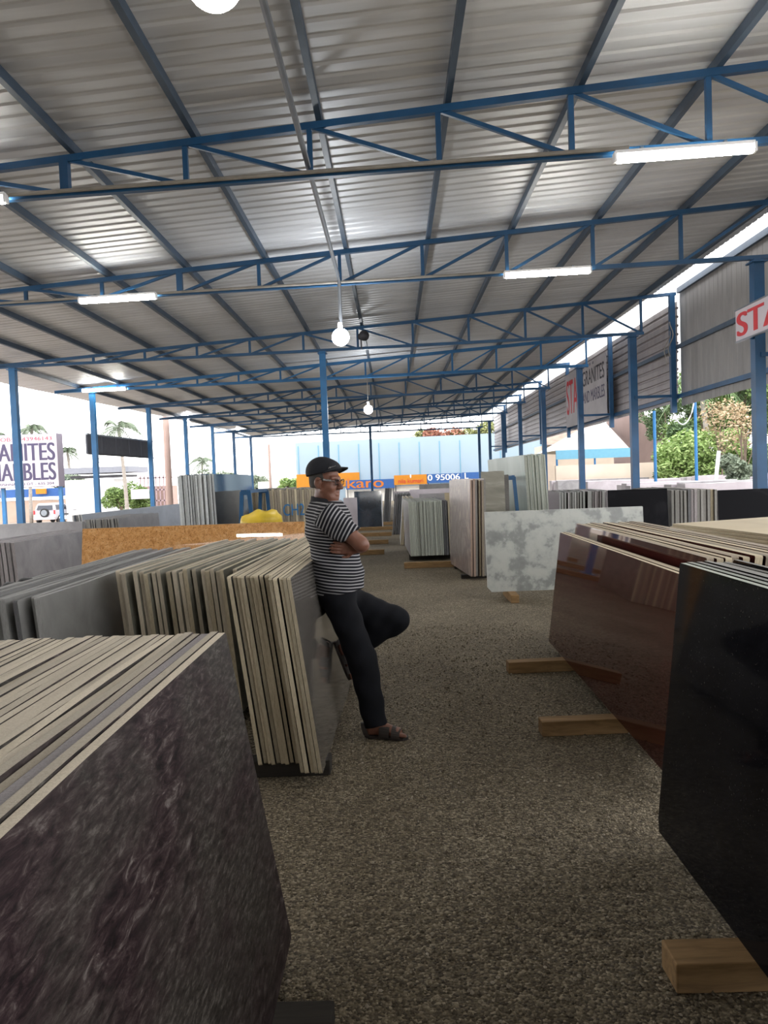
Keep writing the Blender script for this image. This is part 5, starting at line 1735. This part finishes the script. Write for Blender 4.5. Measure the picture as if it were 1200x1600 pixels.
# short grey hair round the sides and back of the head
Hf = Field(lines((-0.62, -0.30, 0.005)), lines((4.58, 4.90, 0.005)), lines((1.42, 1.72, 0.005)))
for fl in (Hf,):
    fl.ell(hp(-0.014, 0, 0.035), np.array((0.100, 0.0805, 0.095)) * HS, HR, 0.01)
    fl.ell(hp(-0.030, 0, -0.02), np.array((0.075, 0.070, 0.060)) * HS, HR, 0.02)
fr = hp(0.030, 0, 0.03)
Hf.plane(fr, hf + 0.35 * hu)
Hf.plane(hp(-0.03, 0, -0.045), -hu)
V, Fc = Hf.mesh()
link_mesh('hair', V, Fc, M['hair'], parent=man, smooth=True)

# cap: crown, band and peak
Cf = Field(lines((-0.64, -0.26, 0.0045)), lines((4.56, 4.92, 0.0045)), lines((1.50, 1.76, 0.0045)))
Cf.ell(hp(-0.014, 0, 0.052), np.array((0.113, 0.090, 0.100)) * HS, HR, 0.02)
Cf.ell(hp(-0.040, 0, 0.060), np.array((0.086, 0.082, 0.082)) * HS, HR, 0.03)
Cf.ell(hp(0.05, 0, 0.080), np.array((0.05, 0.06, 0.045)) * HS, HR, 0.03)
cu = hu * 0.975 - hf * 0.22
Cf.plane(hp(-0.012, 0, 0.046), -cu)
V, Fc = Cf.mesh()
capo = link_mesh('cap', V, Fc, M['cap'], parent=man, smooth=True)
vs, fs = [], []
NA, NB = 17, 6
for lay in (0, 1):
    for j in range(NB):
        for i in range(NA):
            a = -1.15 + 2.3 * i / (NA - 1)
            r0 = 0.092 + (0.064 * math.cos(a * 0.92)) * j / (NB - 1)
            f_ = r0 * math.cos(a) - 0.004
            l_ = r0 * math.sin(a) * 0.86
            u_ = 0.066 + 0.22 * f_ * 0.9 - 0.020 * (a / 1.15) ** 2 + 0.004 * math.sin(j * 0.9) + (0.0055 if lay else 0)
            vs.append(hp(f_, l_, u_))
k = NA * NB
for j in range(NB - 1):
    for i in range(NA - 1):
        q = [j * NA + i, j * NA + i + 1, (j + 1) * NA + i + 1, (j + 1) * NA + i]
        fs += [q[::-1], [k + z for z in q]]
rim = [j * NA for j in range(NB)] + [(NB - 1) * NA + i for i in range(1, NA)] + [j * NA + NA - 1 for j in range(NB - 2, -1, -1)] + list(range(NA - 2, 0, -1))
for i in range(len(rim)):
    a, b_ = rim[i], rim[(i + 1) % len(rim)]
    fs.append([a, b_, k + b_, k + a])
link_mesh('peak', vs, fs, M['cap'], parent=capo, smooth=True)
mb = MB()
for j in range(5):                       # the small pale mark stitched near the front
    a = hp(0.066 + 0.007 * j, -0.071 + 0.006 * j, 0.083 + 0.0035 * j)
    a2 = hp(0.071 + 0.007 * j, -0.0695 + 0.006 * j, 0.095 + 0.0025 * j)
    mb.bar(a, a2, 0.004, 0.003)
o = mb.build('stitched_mark', M['silver'], capo)

# spectacles
mb = MB()
lens = MB()
for s_ in (-1, 1):
    cpt = (0.112, 0.033 * s_, 0.002)
    pts = []
    for i in range(20):
        a = 2 * math.pi * i / 20
        sq = lambda t: math.copysign(abs(t) ** 0.6, t)
        pts.append(hp(cpt[0] - abs(sq(math.cos(a)) * 0.026 * s_ + cpt[1]) * 0.14, cpt[1] + sq(math.cos(a)) * 0.026, cpt[2] + sq(math.sin(a)) * 0.017))
    mb.tube(pts + [pts[0]], 0.0026, 6, False)
    mb.tube([hp(0.104, 0.060 * s_, 0.008), hp(0.055, 0.0765 * s_, 0.012), hp(0.002, 0.084 * s_, 0.014)], 0.0028, 6)
mb.tube([hp(0.111, -0.008, 0.006), hp(0.116, 0, 0.008), hp(0.111, 0.008, 0.006)], 0.0024, 6)
spec_ = mb.build('spectacles', M['frame'], man)
MB().bar(hp(0.088, -0.0705, 0.011), hp(0.036, -0.0835, 0.0135), 0.004, 0.0105, up=tuple(hu)).build('temple_plate', M['silver'], spec_)

for s_ in (-1, 1):
    cpt = (0.112, 0.033 * s_, 0.002)
    sq = lambda t: math.copysign(abs(t) ** 0.6, t)
    pts = [hp(cpt[0] - abs(sq(math.cos(2 * math.pi * i / 20)) * 0.026 * s_ + cpt[1]) * 0.14, cpt[1] + sq(math.cos(2 * math.pi * i / 20)) * 0.025, cpt[2] + sq(math.sin(2 * math.pi * i / 20)) * 0.016) for i in range(20)]
    MB().prism(pts, tuple(-hf * 0.0015)).build('lens', M['lens'], spec_)
    e_ = MB().ball(hp(0.0755, 0.028 * s_, 0.003), 0.0122, 12, 9).build('eye', M['eyewhite'], man, True)
    MB().ball(hp(0.0840, 0.028 * s_, 0.003), 0.0052, 10, 7).build('iris', M['frame'], e_, True)

# shirt: trunk and two short sleeves
Sf = Field(lines((-0.66, 0.02, 0.006)), lines((4.42, 5.08, 0.006)), lines((0.86, 1.46, 0.006)))
T = Field(Sf.xs, Sf.ys, Sf.zs)
ia = 0.014
T.ell(chest, np.array((0.135, 0.19, 0.18)) + ia, k=0.05)
T.ell(belly + [0.012, 0, -0.01], np.array((0.150, 0.185, 0.17)) + ia, k=0.08)
T.ell(pelv + [0.035, 0, 0], np.array((0.130, 0.182, 0.15)) + ia, k=0.08)
T.cone(shR + [0, 0.03, 0], shL + [0, -0.03, 0], 0.080, 0.080, k=0.06)
T.cone(neck0 + [-0.02, 0, -0.045], neck0 + [0.006, 0, 0.04], 0.092, 0.084, k=0.05)
A1 = Field(Sf.xs, Sf.ys, Sf.zs)
A1.cone(shR, elR, 0.071, 0.071, k=0.0)
A2 = Field(Sf.xs, Sf.ys, Sf.zs)
A2.cone(shL, elL, 0.071, 0.071, k=0.0)
for Af, s0, e0 in ((A1, shR, elR), (A2, shL, elL)):
    d_ = (e0 - s0) / np.linalg.norm(e0 - s0)
    Af.plane(s0 + d_ * 0.175, d_ + [0.0, 0, -0.25])
kk_ = 0.035


def smin(a, b_, k):
    h = np.maximum(k - np.abs(a - b_), 0) / k
    return np.minimum(a, b_) - h * h * k * 0.25


Fs = smin(smin(T.F, A1.F, kk_), A2.F, kk_)
X, Y, Z = Sf.xs[:, None, None], Sf.ys[None, :, None], Sf.zs[None, None, :]
wr_ = 0.0035 * np.sin(Z * 55 + X * 22 + 1.5 * np.sin(Y * 13)) + 0.003 * np.sin(X * 48 - Z * 30 + Y * 17)
Sf.F = (Fs + wr_ * np.clip((1.42 - Z) / 0.1, 0, 1)).astype(np.float32)
hemA, hemB = V3(490, 931, 4.7), V3(578, 917, 4.7)
hd = hemB - hemA
Sf.plane(hemA, np.array([hd[2], 0.0, -hd[0]]))
Sf.plane(neck0 + [0.0, 0, 0.040], (-0.02, 0, 1))
V, Fc = Sf.mesh()
shirt = link_mesh('polo_shirt', V, Fc, M['knit'], parent=man, smooth=True)
at_ = shirt.data.attributes.new('stripe', 'FLOAT', 'POINT')
vals = []
for v in V:
    best = v[2] * 0.985 + v[0] * 0.12
    for s0, e0 in ((shR, elR), (shL, elL)):
        d_ = e0 - s0
        L = np.linalg.norm(d_)
        t_ = (v - s0) @ d_ / L
        off = np.linalg.norm(v - s0 - d_ / L * t_)
        if t_ > -0.045 and off < 0.088 and (v[1] < 4.605 if s0[1] < 4.7 else v[1] > 4.895):
            best = 3.0 + t_ + 0.25 * (v[2] - s0[2])
    vals.append(best)
at_.data.foreach_set('value', vals)
# collar and placket
Kf = Field(lines((-0.56, -0.26, 0.005)), lines((4.60, 4.90, 0.005)), lines((1.30, 1.47, 0.005)))
nb = neck0 + np.array([0.004, 0, -0.02])
nt_ = neck0 + np.array([0.010, 0, 0.06])
Kf.cone(nb, nt_, 0.102, 0.092, k=0.0)
Kf.cone(nb, nt_ + [0, 0, 0.02], 0.086, 0.080, k=0.003, op='d')
Kf.plane(nb + [0, 0, 0.078], (0.20, 0, 1))
Kf.plane(nb + [0, 0, 0.012], (-0.40, 0, -1))
V, Fc = Kf.mesh()
link_mesh('collar', V, Fc, M['collar'], parent=shirt, smooth=True)

# trousers
Pf = Field(lines((-0.62, 0.16, 0.0075)), lines((4.42, 5.12, 0.0075)), lines((0.06, 1.02, 0.0075)))
ib = 0.018
Pf.ell(pelv + [0.02, 0, 0], np.array((0.112, 0.170, 0.125)) + ib * 0.5, k=0.05)
Pf.cone(hipR, kneeR, 0.098, 0.086, k=0.05)
Pf.cone(kneeR, ankR + [0, 0, -0.02], 0.088, 0.070, k=0.03)
Pf.cone(hipL, kneeL + [-0.005, 0, 0.0], 0.115, 0.078, k=0.05)
Pf.cone(kneeL + [-0.005, 0, -0.005], kneeL * 0.22 + ankL * 0.78, 0.078, 0.082, k=0.06)
Pf.cone(hipL * 0.4 + kneeL * 0.6 + [0, 0, -0.06], kneeL * 0.45 + ankL * 0.55 + [0.02, 0, 0.02], 0.07, 0.07, k=0.06)
X, Y, Z = Pf.xs[:, None, None], Pf.ys[None, :, None], Pf.zs[None, None, :]
Pf.F = (Pf.F + 0.0022 * np.sin(Z * 42 + X * 25 + 2 * np.sin(Y * 12)) + 0.002 * np.sin(X * 60 - Z * 35)).astype(np.float32)
da = (ankR - kneeR) / np.linalg.norm(ankR - kneeR)
lo = ankR + da * 0.024
idx = Pf.zs < 0.2
dd = (Pf.xs[:, None, None] - lo[0]) * da[0] + (Pf.ys[None, :, None] - lo[1]) * da[1] + (Pf.zs[None, None, :] - lo[2]) * da[2]
Pf.F[:, :, idx] = np.maximum(Pf.F, dd.astype(np.float32))[:, :, idx]
V, Fc = Pf.mesh()
link_mesh('trousers', V, Fc, M['denim'], parent=man, smooth=True)


def sandal(ft, side):
    heel, ball, sd, fwd, dn = [np.array(q) for q in ft]
    mb = MB()
    outl = []
    c0 = heel + dn * 0.026
    for (a, w_) in ((-0.034, 0.0), (-0.028, 0.024), (0.0, 0.033), (0.06, 0.034), (0.13, 0.044), (0.175, 0.045), (0.21, 0.036), (0.232, 0.015), (0.236, 0.0)):
        outl.append((a, w_))
    pts = [c0 + fwd * a + sd * w_ for a, w_ in outl] + [c0 + fwd * a - sd * w_ for a, w_ in outl[-2:0:-1]]
    mb.prism(pts, tuple(dn * 0.017))
    so = mb.build('sandal', M['leather'], man)
    for (a, hgt_, w_, tw) in ((0.095, 0.066, 0.044, 0.062), (0.165, 0.046, 0.050, 0.050), (-0.012, 0.062, 0.040, 0.030)):
        vs, fs = [], []
        for i in range(13):
            th_ = math.pi * i / 12
            for (da_, dr) in ((-0.5, 0), (0.5, 0), (0.5, 0.004), (-0.5, 0.004)):
                hh_ = hgt_ + (-(da_) * 0.018 if a > 0 else 0)
                back = 0.030 * math.sin(th_) if a < 0 else 0
                vs.append(c0 + fwd * (a + da_ * tw - back) + sd * (w_ + dr) * math.cos(th_) - dn * (hh_ + dr) * math.sin(th_))
        for i in range(12):
            for q in range(4):
                fs.append((i * 4 + q, i * 4 + (q + 1) % 4, i * 4 + 4 + (q + 1) % 4, i * 4 + 4 + q))
        fs += [(0, 3, 2, 1), (48, 49, 50, 51)]
        link_mesh('strap', vs, fs, M['leather'], parent=so, smooth=False)
    return so


sandal(ftR, 1)
sandal(ftL, 1)
